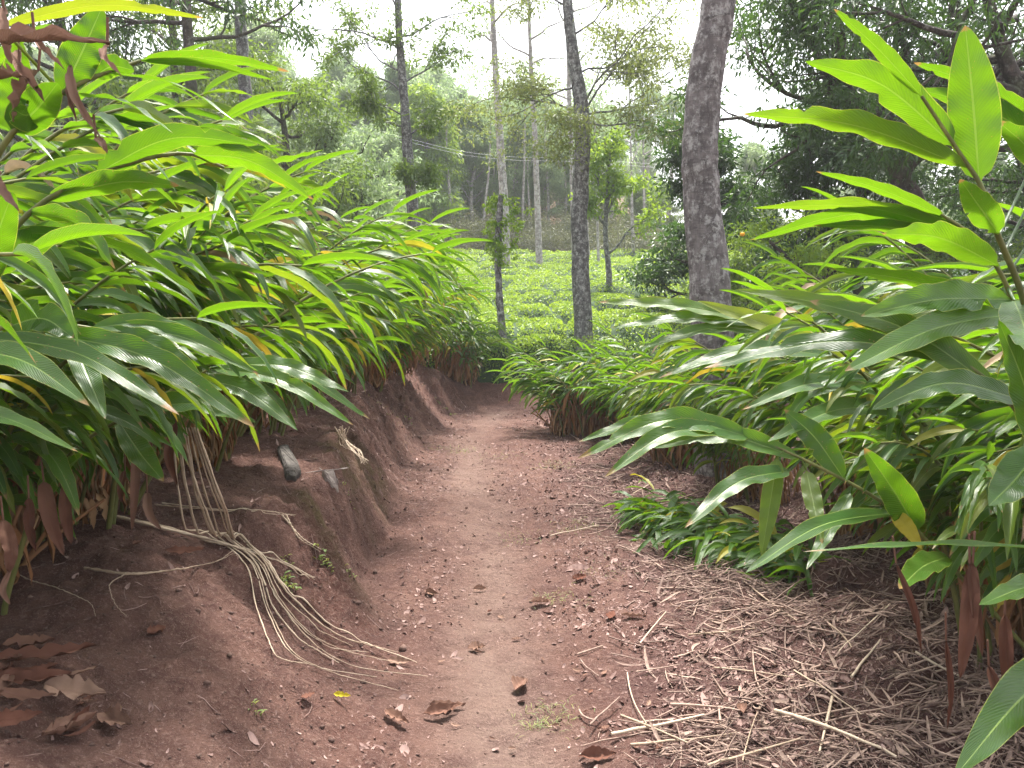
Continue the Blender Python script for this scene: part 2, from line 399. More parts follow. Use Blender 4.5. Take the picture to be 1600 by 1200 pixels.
def cane_proto(seed, L=1.8, small=1.0, dense=1.0):
    """one arching pseudostem leaning towards +X, and its two-ranked leaves"""
    rs = np.random.default_rng(seed)
    n = 16; L = L * rs.uniform(.85, 1.12)
    th0, th1 = R(rs.uniform(4, 18)), R(rs.uniform(58, 96)); az = rs.normal() * .12
    P = [np.zeros(3)]
    for k in range(n - 1):
        th = th0 + (th1 - th0) * (k / (n - 2)) ** 1.5; az += rs.normal() * .03
        P.append(P[-1] + np.array([math.sin(th) * math.cos(az), math.sin(th) * math.sin(az), math.cos(th)]) * L / (n - 1))
    P = np.array(P); tg = nrm(np.gradient(P, axis=0))
    st = MB(); tube(st, P, np.linspace(.016, .0045, n), 6, (rs.random(), 0, 0, 1))
    lf = MB(); s = rs.uniform(.26, .38); i = 0
    ln = np.linspace(0, 1, n)
    while s < 1.0:
        p = np.array([np.interp(s, ln, P[:, k]) for k in range(3)]); t = nrm(np.array([np.interp(s, ln, tg[:, k]) for k in range(3)]))
        side = nrm(np.cross(t, [0, 0, 1])) * (1 if i % 2 else -1)
        a = R(rs.uniform(16, 42)) * (1 - .35 * s)
        d = t * math.cos(a) + side * math.sin(a) + np.array([.42, 0, .10 * rs.normal() - .12])
        ll = small * rs.uniform(.34, .60) * (.72 + .28 * math.sin(math.pi * min(1, (s - .2) / .75)))
        face = nrm(np.array([rs.normal() * .35, rs.normal() * .75 - side[1] * .25, 1]))
        C4 = leaf_colour(rs, .03 if s < .5 else .006, .07 if s < .45 else .02)
        strap_leaf(lf, grow_leaf(p, d, ll, rs.uniform(.55, 1.5) + (.5 if s < .5 else 0), (.45, 0, 0)), ll * rs.uniform(.125, .165), face, C4,
                   rs.uniform(.15, .8), rs.uniform(.04, .12), rs)
        s += rs.uniform(.028, .050) / dense * 1.75 / L; i += 1
    strap_leaf(lf, grow_leaf(P[-1], tg[-1] + [0, 0, .3], .34 * small, .3, (.2, 0, 0)), .05 * small, (0, .3, 1), (.9, 0, .1, 1), 1.0, .03, rs)
    a = st.build('cane', M['cane']); b = lf.build('leaves', M['card'], a)
    return a, b

def skirt_proto(seed, h=.75, r=.26, n=85):
    """dead leaves and sheaths hanging around the foot of a clump"""
    rs = np.random.default_rng(seed); mb = MB()
    for k in range(n):
        a = rs.random() * 6.283; rr = r * math.sqrt(rs.random()); z0 = rs.uniform(.12, h)
        p = np.array([math.cos(a) * rr, math.sin(a) * rr, z0]); ll = min(z0 - .005, rs.uniform(.15, .45)) 
        d = np.array([math.cos(a) * .5 + .2, math.sin(a) * .5, -.6 + .5 * rs.random()])
        P = grow_leaf(p, d, ll, 2.2, (0, 0, 0), 9)
        P[:, 2] = np.maximum(P[:, 2], .01)
        strap_leaf(mb, P, rs.uniform(.015, .055), (math.cos(a), math.sin(a), .2), (rs.random(), .9 + .1 * rs.random(), rs.random() ** .9, 1), rs.uniform(.3, 1.4), .2, rs, 3, .10)
    for k in range(n // 3):
        a = rs.random() * 6.283; rr = r * math.sqrt(rs.random())
        p = np.array([math.cos(a) * rr, math.sin(a) * rr, -.05]); q = p + [rs.normal() * .12 + .1, rs.normal() * .12, rs.uniform(.3, h)]
        m_ = (p + q) / 2 + rs.normal(size=3) * .02
        tube(mb, smooth_path([p, m_, q], 6), np.linspace(.011, .006, 6), 5, (.4, .95, rs.random(), 1))
    return mb.build('dry_leaves', M['skirt'])

used = set()
def place(proto, parent, loc, rot, scale):
    """first use moves the prototype itself, later uses copy it with its children"""
    o = proto if proto.name not in used else None
    if o is None:
        o = proto.copy(); C.objects.link(o)
        for ch in proto.children:
            c = ch.copy(); C.objects.link(c); c.parent = o
    else: used.add(proto.name)
    o.parent = parent; o.location = loc; o.rotation_euler = rot; o.scale = (scale,) * 3
    return o

BIG = [cane_proto(100 + k, 1.95)[0] for k in range(14)]
SMALL = [cane_proto(200 + k, 1.35, .92, .85)[0] for k in range(9)]
SKIRT = [skirt_proto(300 + k) for k in range(4)]
for o in BIG + SMALL + SKIRT: pass

def clump(x, y, label, nc, az, spread=40, scale=1.0, r=.28, protos=BIG, group='cardamom clumps lining the path', tilt=0, skirt=1, seed=0, hs=1.0):
    rs = np.random.default_rng(1000 + seed)
    z = Ts(x, y)
    e = empty('cardamom_clump', (x, y, z), label, 'cardamom plant', group)
    for k in range(nc):
        a = rs.random() * 6.283; q = r * math.sqrt(rs.random())
        lx, ly = math.cos(a) * q, math.sin(a) * q
        p = protos[rs.integers(len(protos))]
        rz = R(az + rs.normal() * spread * .6)
        s = scale * rs.uniform(.72, 1.1)
        place(p, e, (lx, ly, Ts(x + lx, y + ly) - z - .03), (rs.normal() * .06, R(tilt) + rs.normal() * .09, rz), s)
    for k in range(skirt):
        a = rs.random() * 6.283
        place(SKIRT[rs.integers(4)], e, (math.cos(a) * r * .3, math.sin(a) * r * .3, -.02), (0, 0, rs.random() * 6.28), scale * rs.uniform(.8, 1.1) * hs)
    return e

# left bank row (sweeping to +X over the path)
LEFT = [  # x, y, canes, azimuth, scale, label
    (-2.15, 1.75, 9, -10, .86, 'tall cardamom clump on the dirt bank nearest the camera, at the photo edge'),
    (-2.2, 2.7, 22, -8, .95, 'dense cardamom clump on the dirt bank above the hanging rust-brown dead leaves'),
    (-2.8, 3.0, 20, -5, 1.03, 'tall cardamom clump set back behind the hanging dead leaves'),
    (-2.05, 3.45, 22, -10, .87, 'cardamom clump on the dirt bank above the pale draped dry stalks'),
    (-2.85, 3.9, 20, -5, 1.05, 'tall cardamom clump in the second row behind the draped dry stalks'),
    (-2.0, 4.5, 22, -8, .87, 'cardamom clump on the dirt bank just behind the dark stone slab'),
    (-2.75, 5.3, 18, -5, .95, 'cardamom clump in the second row behind the slab and grey stone'),
    (-1.95, 5.6, 21, -6, .87, 'cardamom clump at the bank edge past the mossy patch of bank face'),
    (-2.0, 6.8, 21, -8, .87, 'bright cardamom clump halfway along the dirt bank'),
    (-2.9, 7.6, 18, 0, .98, 'cardamom clump in the rear row halfway along the dirt bank'),
    (-2.6, 9.8, 16, 0, 1.05, 'cardamom clump in the rear row near the far end of the bank'),
    (-1.95, 8.1, 20, -10, .84, 'fine-leaved cardamom clump over the littered slope of the bank'),
    (-1.85, 9.4, 20, -12, .85, 'yellow-green cardamom clump near the far end of the bank row'),
    (-1.6, 10.6, 20, -14, .8, 'last cardamom clump of the bank row before the path bends'),
]
for k, (x, y, nc, az, sc, lab) in enumerate(LEFT):
    clump(x, y, lab, nc, az, 42, sc, .34, BIG, tilt=4, skirt=4, seed=k)
clump(-.95, 12.9, 'upright cardamom clump with brown skirt at the bend, beside the thin vine-wrapped trunk', 20, -30, 120, .95, .32, SMALL, seed=40, skirt=4)
clump(-1.6, 12.3, 'cardamom clump between the bank row and the vine-wrapped trunk', 16, -20, 60, 1.1, .30, SMALL, seed=41)
# right side
RIGHT = [
    (2.5, 3.9, 19, 180, .95, 'cardamom clump on the straw-covered side behind the near dark leaves'),
    (2.8, 2.75, 14, 176, .92, 'shaded cardamom clump at the edge of the straw mulch, nearest on that side'),
    (2.4, 5.0, 18, 186, .88, 'cardamom clump rising behind the pile of cut green foliage'),
    (3.2, 4.6, 18, 180, 1.0, 'tall cardamom clump set back in the shade on the straw-covered side'),
    (1.95, 6.1, 20, 188, .72, 'cardamom clump in front of the thick mottled trunk'),
    (3.3, 6.0, 18, 182, 1.0, 'cardamom clump deep in the shade right of the thick mottled trunk'),
    (2.25, 3.2, 15, 182, .78, 'low dark cardamom clump under the blue-green leaves on the straw side'),
    (3.6, 3.2, 16, 180, 1.05, 'cardamom clump deepest in the shade at the photo edge on the straw side'),
]
for k, (x, y, nc, az, sc, lab) in enumerate(RIGHT):
    clump(x, y, lab, nc, az, 42, sc, .34, BIG, tilt=3, skirt=2, seed=60 + k)
for k, (x, y, nc, az, sc, lab) in enumerate([
    (.88, 9.6, 26, 195, .86, 'rounded cardamom clump with thick brown skirt at the bend of the path'),
    (1.55, 9.2, 24, 190, .90, 'cardamom clump behind the rounded one at the bend, before the lichened trunk'),
    (2.35, 8.4, 22, 190, .95, 'low cardamom clump between the bend and the thick mottled trunk'),
    (1.75, 7.6, 20, 195, .95, 'small cardamom clump beside the foot of the thick mottled trunk'),
    (3.3, 7.4, 18, 185, 1.08, 'cardamom clump behind the thick mottled trunk')]):
    clump(x, y, lab, nc, az, 70, sc, .36, SMALL, group='cardamom clumps lining the path', seed=80 + k, skirt=5, hs=1.15)

# ------------------------------------------------------------------ foreground canes drawn leaf by leaf
def hero_cane(name, label, stem, leaves, seed, droopy=0.0, r0=.012):
    """stem: [(u,v,Y)...]; leaves: [(u0,v0,u1,v1,Y0,Y1,width_px,arch_px,tint,dry,roll)]"""
    rs = np.random.default_rng(seed)
    P = smooth_path([at(*q) for q in stem], 22)
    # carry the stem down into the soil
    foot = P[0].copy(); gz = Ts(foot[0], foot[1])
    if foot[2] > gz:
        k = np.linspace(0, 1, 10)[:-1, None]; g0 = np.array([foot[0] + .35 * (foot[2] - gz) * (1 if foot[0] > 0 else -1), foot[1] + .05, gz - .03])
        ctrl = foot + (P[0] - P[3]) * 1.2
        seg = (1 - k) ** 2 * g0 + 2 * k * (1 - k) * ctrl + k ** 2 * foot
        P = np.vstack([seg, P])
    base = (P[0][0], P[0][1], Ts(P[0][0], P[0][1]))
    e = empty('cardamom_stalk', base, label, 'cardamom plant', 'leafy cardamom stalks leaning in front of the clumps')
    st = MB(); tube(st, P, np.linspace(r0, .004, len(P)), 8, (.5, 0, 0, 1)); 
    lf = MB()
    for (u0, v0, u1, v1, Y0, Y1, w, arch, tint, dry, roll) in leaves:
        a, b = at(u0, v0, Y0), at(u1, v1, Y1)
        # start every blade on its stalk
        k = np.argmin(np.linalg.norm(P - a, axis=1)); root = P[k]
        m_ = at((u0 + u1) / 2, (v0 + v1) / 2 - arch, (Y0 + Y1) / 2)
        pts = [root, a, m_, b] if np.linalg.norm(root - a) > .03 else [root, m_, b]
        c = smooth_path(pts[-3:], 34); 
        if len(pts) == 4: tube(lf, smooth_path([root, a + (root - a) * .02], 4), .004, 5, (tint, dry, .3, 1))
        mid = c[len(c) // 2]; tc = nrm(np.array([0, 0, CAMZ]) - mid)
        face = nrm((1 - roll) * np.array([0, 0, 1.]) + roll * tc)
        if mid[2] > CAMZ + .02 and roll > 0: face = nrm((1 - roll) * np.array([0, 0, 1.]) - roll * tc)
        strap_leaf(lf, c, w / F_PX * (Y0 + Y1) / 2, face, (tint, dry, rs.random(), 1), rs.uniform(.15, .4), rs.uniform(.05, .10), rs, 7)
    st.build('cane', M['cane'], e, loc=base); lf.build('leaves', M['card'], e, loc=base)
    return e
# right-hand group
hero_cane('x', 'cardamom stalk topped by one broad upright leaf against the sky',
    [(1640, 640, 2.15), (1600, 470, 2.1), (1560, 370, 2.05), (1543, 320, 2.0), (1530, 285, 2.0), (1500, 240, 2.0), (1440, 150, 2.0)], [
    (1533, 285, 1508, 40, 2.0, 1.95, 84, 0, .75, 0, .95),
    (1498, 238, 1258, 96, 2.0, 2.1, 62, 34, .9, 0, .6),
    (1510, 262, 1160, 178, 2.0, 2.05, 48, 24, .9, .02, .55),
    (1440, 150, 1303, 14, 2.0, 2.0, 30, 6, .95, 0, .5),
    (1640, 200, 1428, 98, 2.3, 2.3, 34, 12, .6, 0, .5),
    (1650, 235, 1430, 138, 2.3, 2.3, 46, 16, .4, 0, .6),
    (1660, 300, 1560, 190, 2.3, 2.2, 50, 10, .5, 0, .7),
    (1560, 365, 1500, 280, 2.0, 1.9, 50, 0, .6, 0, .7)], 1)
hero_cane('x', 'cardamom stalk with long level leaves pointing at the thick trunk',
    [(1660, 760, 2.3), (1610, 560, 2.25), (1570, 440, 2.2), (1520, 370, 2.2), (1470, 335, 2.2)], [
    (1515, 365, 1176, 325, 2.2, 2.3, 34, 22, .6, .03, .5),
    (1480, 345, 1275, 268, 2.2, 2.25, 26, 10, .8, 0, .5),
    (1500, 350, 1172, 375, 2.2, 2.35, 40, 28, .45, 0, .5),
    (1545, 395, 1270, 352, 2.2, 2.3, 36, 16, .55, 0, .5),
    (1560, 415, 1378, 365, 2.15, 2.0, 56, 18, .85, 0, .7),
    (1600, 520, 1300, 420, 2.2, 2.2, 42, 24, .5, 0, .5),
    (1590, 470, 1345, 494, 2.2, 1.95, 62, 14, .7, 0, .75),
    (1600, 500, 1320, 580, 2.2, 1.8, 58, 26, .85, 0, .75),
    (1585, 470, 1625, 560, 2.15, 1.7, 70, -5, .8, 0, .8)], 2)
hero_cane('x', 'dark-leaved cardamom stalk crossing the shade below the level leaves',
    [(1720, 1000, 2.0), (1660, 800, 2.0), (1620, 690, 2.0), (1560, 610, 2.0), (1500, 560, 2.05)], [
    (1600, 625, 1362, 640, 2.0, 1.8, 52, 34, .15, 0, .7),
    (1640, 720, 1560, 500, 2.0, 1.9, 60, 10, .3, 0, .6),
    (1560, 600, 1265, 470, 2.0, 2.2, 58, 22, .8, .02, .6),
    (1520, 575, 1150, 452, 2.05, 2.3, 46, 26, .85, .04, .6),
    (1500, 560, 1100, 575, 2.05, 2.3, 50, 34, .1, 0, .5),
    (1630, 690, 1545, 790, 2.0, 1.8, 74, -8, .3, 0, .9),
    (1680, 860, 1255, 862, 2.0, 1.75, 26, 10, .45, 0, .1),
    (1700, 930, 1530, 945, 2.0, 1.6, 52, 22, .75, 0, .7),
    (1720, 1010, 1490, 1215, 2.0, 1.45, 92, 30, .3, 0, .8)], 3)
hero_cane('x', 'low cardamom stalk whose blue-green leaves hang over the straw mulch',
    [(1600, 1010, 2.9), (1500, 900, 2.85), (1400, 800, 2.8), (1290, 735, 2.8), (1180, 685, 2.85), (1100, 660, 2.9)], [
    (1180, 685, 903, 716, 2.85, 2.7, 46, 44, .7, 0, .6),
    (1150, 675, 945, 745, 2.85, 2.6, 40, 34, .5, 0, .6),
    (1110, 662, 905, 690, 2.9, 2.9, 30, 18, .4, 0, .5),
    (1250, 715, 1010, 700, 2.8, 2.9, 40, 26, .75, 0, .6),
    (1235, 735, 1070, 825, 2.8, 2.5, 40, 26, .1, 0, .6),
    (1320, 750, 1225, 640, 2.8, 2.9, 48, 12, .2, 0, .8),
    (1400, 800, 1165, 895, 2.8, 2.3, 38, 26, .1, 0, .5),
    (1215, 715, 1190, 868, 2.8, 2.7, 34, 0, .95, .04, .8),
    (1260, 735, 1285, 850, 2.8, 2.6, 32, 0, .95, .05, .8),
    (1440, 830, 1350, 700, 2.8, 2.7, 60, 0, .2, 0, .8),
    (1395, 800, 1440, 858, 2.8, 2.7, 30, 4, .6, .55, .8),
    (1480, 870, 1405, 920, 2.8, 2.2, 50, 10, .9, 0, .8),
    (1560, 950, 1575, 800, 2.9, 2.9, 44, 0, .6, .6, .8),
    (1330, 770, 1260, 890, 2.8, 2.5, 30, 0, .4, 0, .5)], 4)
hero_cane('x', 'cardamom stalk whose leaves reach past the thick trunk over the path bend',
    [(1600, 860, 3.2), (1480, 700, 3.2), (1370, 600, 3.2), (1260, 530, 3.25), (1180, 500, 3.3)], [
    (1180, 500, 935, 472, 3.3, 3.4, 30, 8, .8, .03, .5),
    (1200, 510, 955, 512, 3.3, 3.4, 30, 14, .7, 0, .5),
    (1230, 520, 1000, 545, 3.3, 3.3, 32, 20, .6, 0, .5),
    (1250, 530, 1010, 462, 3.3, 3.4, 26, 6, .9, .08, .5),
    (1300, 555, 1030, 590, 3.2, 3.1, 34, 26, .3, 0, .5),
    (1340, 580, 1090, 470, 3.2, 3.3, 40, 10, .8, .12, .6),
    (1380, 610, 1160, 640, 3.2, 2.9, 40, 26, .3, 0, .6),
    (1420, 650, 1200, 690, 3.2, 2.8, 44, 30, .6, 0, .6)], 5)
# left-hand group
hero_cane('x', 'cardamom stalk at the photo top edge with long leaves and a scorched tip',
    [(-80, 560, 1.9), (-40, 340, 1.9), (10, 220, 1.9), (90, 150, 1.9), (160, 115, 1.95), (220, 95, 2.0)], [
    (20, 215, 30, 60, 1.9, 1.85, 60, 0, .6, 0, .8),
    (0, 40, 318, 28, 1.8, 1.8, 24, 26, .75, .12, .6),
    (100, 145, 160, 10, 1.9, 1.9, 62, 0, .3, 0, .85),
    (60, 190, 20, 170, 1.9, 1.8, 60, 0, .1, 0, .8),
    (220, 98, 452, 112, 2.0, 2.05, 26, 14, .8, 0, .5),
    (225, 100, 427, 125, 2.0, 2.0, 18, 12, .85, 0, .5),
    (140, 130, 210, 110, 1.95, 1.95, 40, 16, .25, 0, .7),
    (170, 118, 388, 204, 1.95, 1.8, 20, 26, .5, 0, .1),
    (110, 150, 270, 208, 1.95, 1.75, 22, 20, .4, 0, .15),
    (30, 205, 90, 130, 1.9, 1.8, 66, 0, .2, 0, .8)], 11)
hero_cane('x', 'cardamom stalk with two broad arching leaves halfway up the bank row',
    [(-120, 700, 2.0), (-60, 500, 2.0), (20, 360, 2.0), (110, 290, 2.0), (200, 255, 2.05), (290, 240, 2.1), (350, 262, 2.15)], [
    (135, 275, 402, 226, 2.0, 2.1, 50, 34, .25, 0, .65),
    (350, 264, 506, 234, 2.15, 2.2, 20, -6, .8, 0, .3),
    (295, 245, 490, 312, 2.1, 2.1, 44, 26, .9, 0, .6),
    (90, 320, 280, 290, 2.0, 2.0, 46, 20, .6, 0, .6),
    (60, 330, 180, 420, 2.0, 1.85, 46, 26, .4, 0, .6),
    (20, 365, 330, 470, 2.0, 1.9, 36, 34, .5, 0, .5),
    (-20, 420, 140, 350, 2.0, 2.0, 56, 10, .3, 0, .7),
    (-40, 460, 20, 300, 1.95, 1.85, 66, 0, .5, 0, .8)], 12)
hero_cane('x', 'low cardamom stalk with long glossy leaves drooping over the bare bank',
    [(-220, 800, 1.9), (-140, 640, 1.9), (-60, 545, 1.9), (10, 510, 1.95), (80, 505, 2.0), (160, 515, 2.05)], [
    (70, 520, 398, 668, 1.95, 1.85, 52, 34, .45, 0, .65),
    (-30, 520, 280, 648, 1.9, 1.7, 44, 30, .4, 0, .6),
    (-70, 545, 140, 634, 1.85, 1.6, 54, 26, .7, 0, .7),
    (160, 515, 405, 585, 2.05, 2.1, 40, 24, .6, 0, .6),
    (140, 512, 330, 540, 2.05, 2.1, 40, 20, .7, 0, .6),
    (-120, 640, 122, 706, 1.8, 1.5, 34, 22, .8, 0, .6),
    (20, 512, 115, 528, 1.95, 1.9, 66, 22, .5, 0, .8),
    (110, 520, 165, 655, 2.0, 1.8, 44, 0, .6, 0, .8),
    (160, 520, 350, 640, 2.05, 1.95, 44, 30, .3, 0, .6)], 13)
hero_cane('x', 'short cardamom stalk ending in one downward leaf above the draped stalks',
    [(20, 900, 2.6), (60, 780, 2.6), (120, 700, 2.55), (180, 660, 2.5), (330, 575, 2.5)], [
    (185, 660, 256, 752, 2.5, 2.35, 44, -4, .35, 0, .85),
    (330, 578, 552, 664, 2.5, 2.4, 32, 26, .75, 0, .6),
    (345, 572, 545, 612, 2.5, 2.5, 34, 20, .6, 0, .6),
    (200, 650, 400, 660, 2.5, 2.4, 44, 24, .3, 0, .6),
    (300, 595, 465, 672, 2.5, 2.4, 38, 24, .4, 0, .6),
    (340, 575, 578, 655, 2.5, 2.7, 26, 34, .3, 0, .5),
    (60, 780, 130, 710, 2.55, 2.4, 40, 6, .15, 0, .7)], 14)

# hanging dead leaves: each one its own thing
def dead_leaf(u0, v0, u1, v1, Y, w, label, dry=.95, b=.2, seed=0, face=None, group='rust-brown dead leaves hanging from the clumps', Y1=None):
    rs = np.random.default_rng(seed); a, d = at(u0, v0, Y), at(u1, v1, Y1 or Y - .03)
    m_ = (a + d) / 2 + np.array([rs.normal() * .012, -.02, 0])
    mb = MB(); c = smooth_path([a, m_, d], 16); W = w / F_PX * Y
    tc = nrm(np.array([0, 0, CAMZ]) - m_) if face is None else face
    strap_leaf(mb, c, W, tc, (.5, dry, b, 1), rs.uniform(.5, 1.5), .2, rs, 7, .11)
    tube(mb, smooth_path([a + (a - c[2]) * .8 + [0, 0, .05], a], 4), .003, 5, (.4, 1, .3, 1))
    tag(mb.build('dead_leaf', M['dry'], loc=a), label, 'dead leaf', group)
hang = [
    (68, 752, 100, 868, 2.35, 30, 'pointed rust-brown dead leaf, longest of those hanging over the bank', .2),
    (45, 778, 56, 862, 2.3, 24, 'short reddish dead leaf hanging between two longer ones', .05),
    (102, 755, 112, 850, 2.4, 24, 'narrow brown dead leaf hanging close beside the longest one', .15),
    (5, 812, 14, 895, 2.1, 28, 'broad brown dead leaf hanging at the photo edge above the bank', .25),
    (16, 890, 16, 945, 2.1, 14, 'slim pale dead leaf tip hanging lowest over the bank', .6),
    (230, 770, 252, 828, 2.7, 20, 'pale pinkish dead leaf resting by the foot of the clump', .7),
    (212, 700, 206, 830, 2.7, 18, 'long twisted brown dead leaf hanging straight down to the soil', .5),
    (195, 735, 190, 785, 2.7, 15, 'small orange-brown dead leaf hanging above the soil', .1),
    (275, 660, 278, 760, 2.8, 22, 'dark rust dead leaf hanging against the draped stalks', .15),
    (235, 690, 240, 745, 2.7, 18, 'orange dead leaf under the downward green leaf', .02)]
for k, (u0, v0, u1, v1, Y, w, lab, b) in enumerate(hang): dead_leaf(u0, v0, u1, v1, Y, w, lab, .92, b, k)
for k, (u0, v0, u1, v1, Y, w, lab, b) in enumerate([
    (1400, 880, 1440, 1020, 2.2, 16, 'long thin dark dead leaf hanging over the straw mulch', .05),
    (1520, 880, 1500, 1060, 2.0, 34, 'crumpled rust dead leaf hanging lowest over the straw mulch', .15),
    (1515, 880, 1535, 1025, 2.0, 22, 'folded brown dead leaf hanging beside the crumpled rust one', .2),
    (1478, 1000, 1480, 1140, 2.1, 14, 'blackish strip of dead leaf hanging near the mulch', 0),
    (1570, 960, 1575, 1100, 2.0, 30, 'dark brown dead leaf hanging at the photo edge over the mulch', .05),
    (1545, 1040, 1548, 1130, 1.95, 24, 'faded maroon dead leaf hanging just above the mulch', .1)]):
    dead_leaf(u0, v0, u1, v1, Y, w, lab, .97, b, 50 + k)
for k, (u0, v0, u1, v1, Y, w, arch, lab) in enumerate([
    (-20, 70, 172, 68, 1.7, 34, 4, 'folded pinkish-brown dead leaf lying level among the top green leaves'),
    (55, 62, 100, 108, 1.7, 16, 0, 'small curled dead leaf hooked under the folded pinkish one'),
    (168, 70, 190, 118, 1.7, 12, 0, 'withered dead leaf tip bent down from the folded pinkish one'),
    (110, 100, 160, 220, 1.9, 18, 0, 'thin tan dead leaf hanging below the folded pinkish one'),
    (-10, 130, 40, 120, 1.8, 30, 0, 'crumpled whitish dead leaf at the photo edge'),
    (-5, 250, 30, 330, 1.8, 26, 0, 'frayed buff dead leaf hanging at the photo edge'),
    (30, 80, 70, 160, 1.85, 24, 6, 'pinkish-grey dead leaf curling down among the top green leaves'),
    (60, 110, 20, 190, 1.85, 26, 4, 'pale torn dead leaf pointing back to the photo edge'),
    (130, 105, 120, 190, 1.95, 16, 0, 'narrow grey-brown dead leaf beside the thin tan one'),
    (5, 10, 18, 100, 1.75, 22, 0, 'long drab dead leaf in the top corner'),
    (150, 215, 168, 240, 1.9, 14, 0, 'small dead leaf scrap at the end of the thin tan one')]):
    dead_leaf(u0, v0, u1, v1, Y, w, lab, .9, .75, 70 + k, face=(0, -.6, .8), group='faded dead leaves caught among the top green leaves')

# ------------------------------------------------------------------ litter
def strips(mb, x, y, az, L, w, lift, bend, tint, rs, n=4, tubular=False, ends=0.0):
    """many little strips at once: ribbons with a keel, or three-sided straws"""
    N_ = len(x); s = np.linspace(-.5, .5, n)[None]; a = az[:, None] + bend[:, None] * s
    px = x[:, None] + np.cumsum(np.cos(a), 1) * (L / n)[:, None] - (np.cos(az) * L / 2)[:, None]; py = y[:, None] + np.cumsum(np.sin(a), 1) * (L / n)[:, None] - (np.sin(az) * L / 2)[:, None]
    z = Tg(px, py); k = np.linspace(0, 1, n)[None]; zl = z[:, :1] + (z[:, -1:] - z[:, :1]) * k; zl = zl + np.maximum(0, (z - zl).max(1, keepdims=True)) * .6
    z = np.maximum(.6 * zl + .4 * z, z) + lift[:, None] + rs.normal(size=(N_, 1)) * (2 * s) * (L * .10)[:, None] * (1 if tubular else 2.0) + (np.asarray(ends) * np.ones(N_))[:, None] * (2 * s) ** 2
    z = np.maximum(z, Tg(px, py) + .001)
    P = np.stack([px, py, z], -1); sd = np.stack([-np.sin(a), np.cos(a), rs.normal(size=(N_, 1)) * .5 * np.ones((1, n))], -1); sd = nrm(sd)
    prof = (np.array([.6] + [1] * (n - 2) + [.4]) if tubular else np.sin(np.pi * (np.linspace(0, 1, n) * .84 + .1)))[None, :, None] * w[:, None, None] / 2
    upv = np.array([0, 0, 1.])
    if tubular: ring = [P - sd * prof, P + sd * prof, P + upv * prof * 1.5]; m_ = 3; cl = True
    else: ring = [P - sd * prof, P - upv * prof * .5, P + sd * prof]; m_ = 3; cl = False
    V = np.stack(ring, 2).reshape(-1, 3); b0 = np.arange(N_)[:, None, None] * (n * m_) + np.arange(n - 1)[None, :, None] * m_
    jj = np.arange(3 if cl else 2)[None, None]; j2 = (jj + 1) % m_
    f = np.stack([b0 + jj, b0 + j2, b0 + m_ + j2, b0 + m_ + jj], -1).reshape(-1, 4)
    c = np.zeros((N_, 4)); c[:, 0] = tint; c[:, 2] = rs.random(N_); c[:, 3] = 1
    mb.add(V, f, None, c.repeat(n * m_, 0))

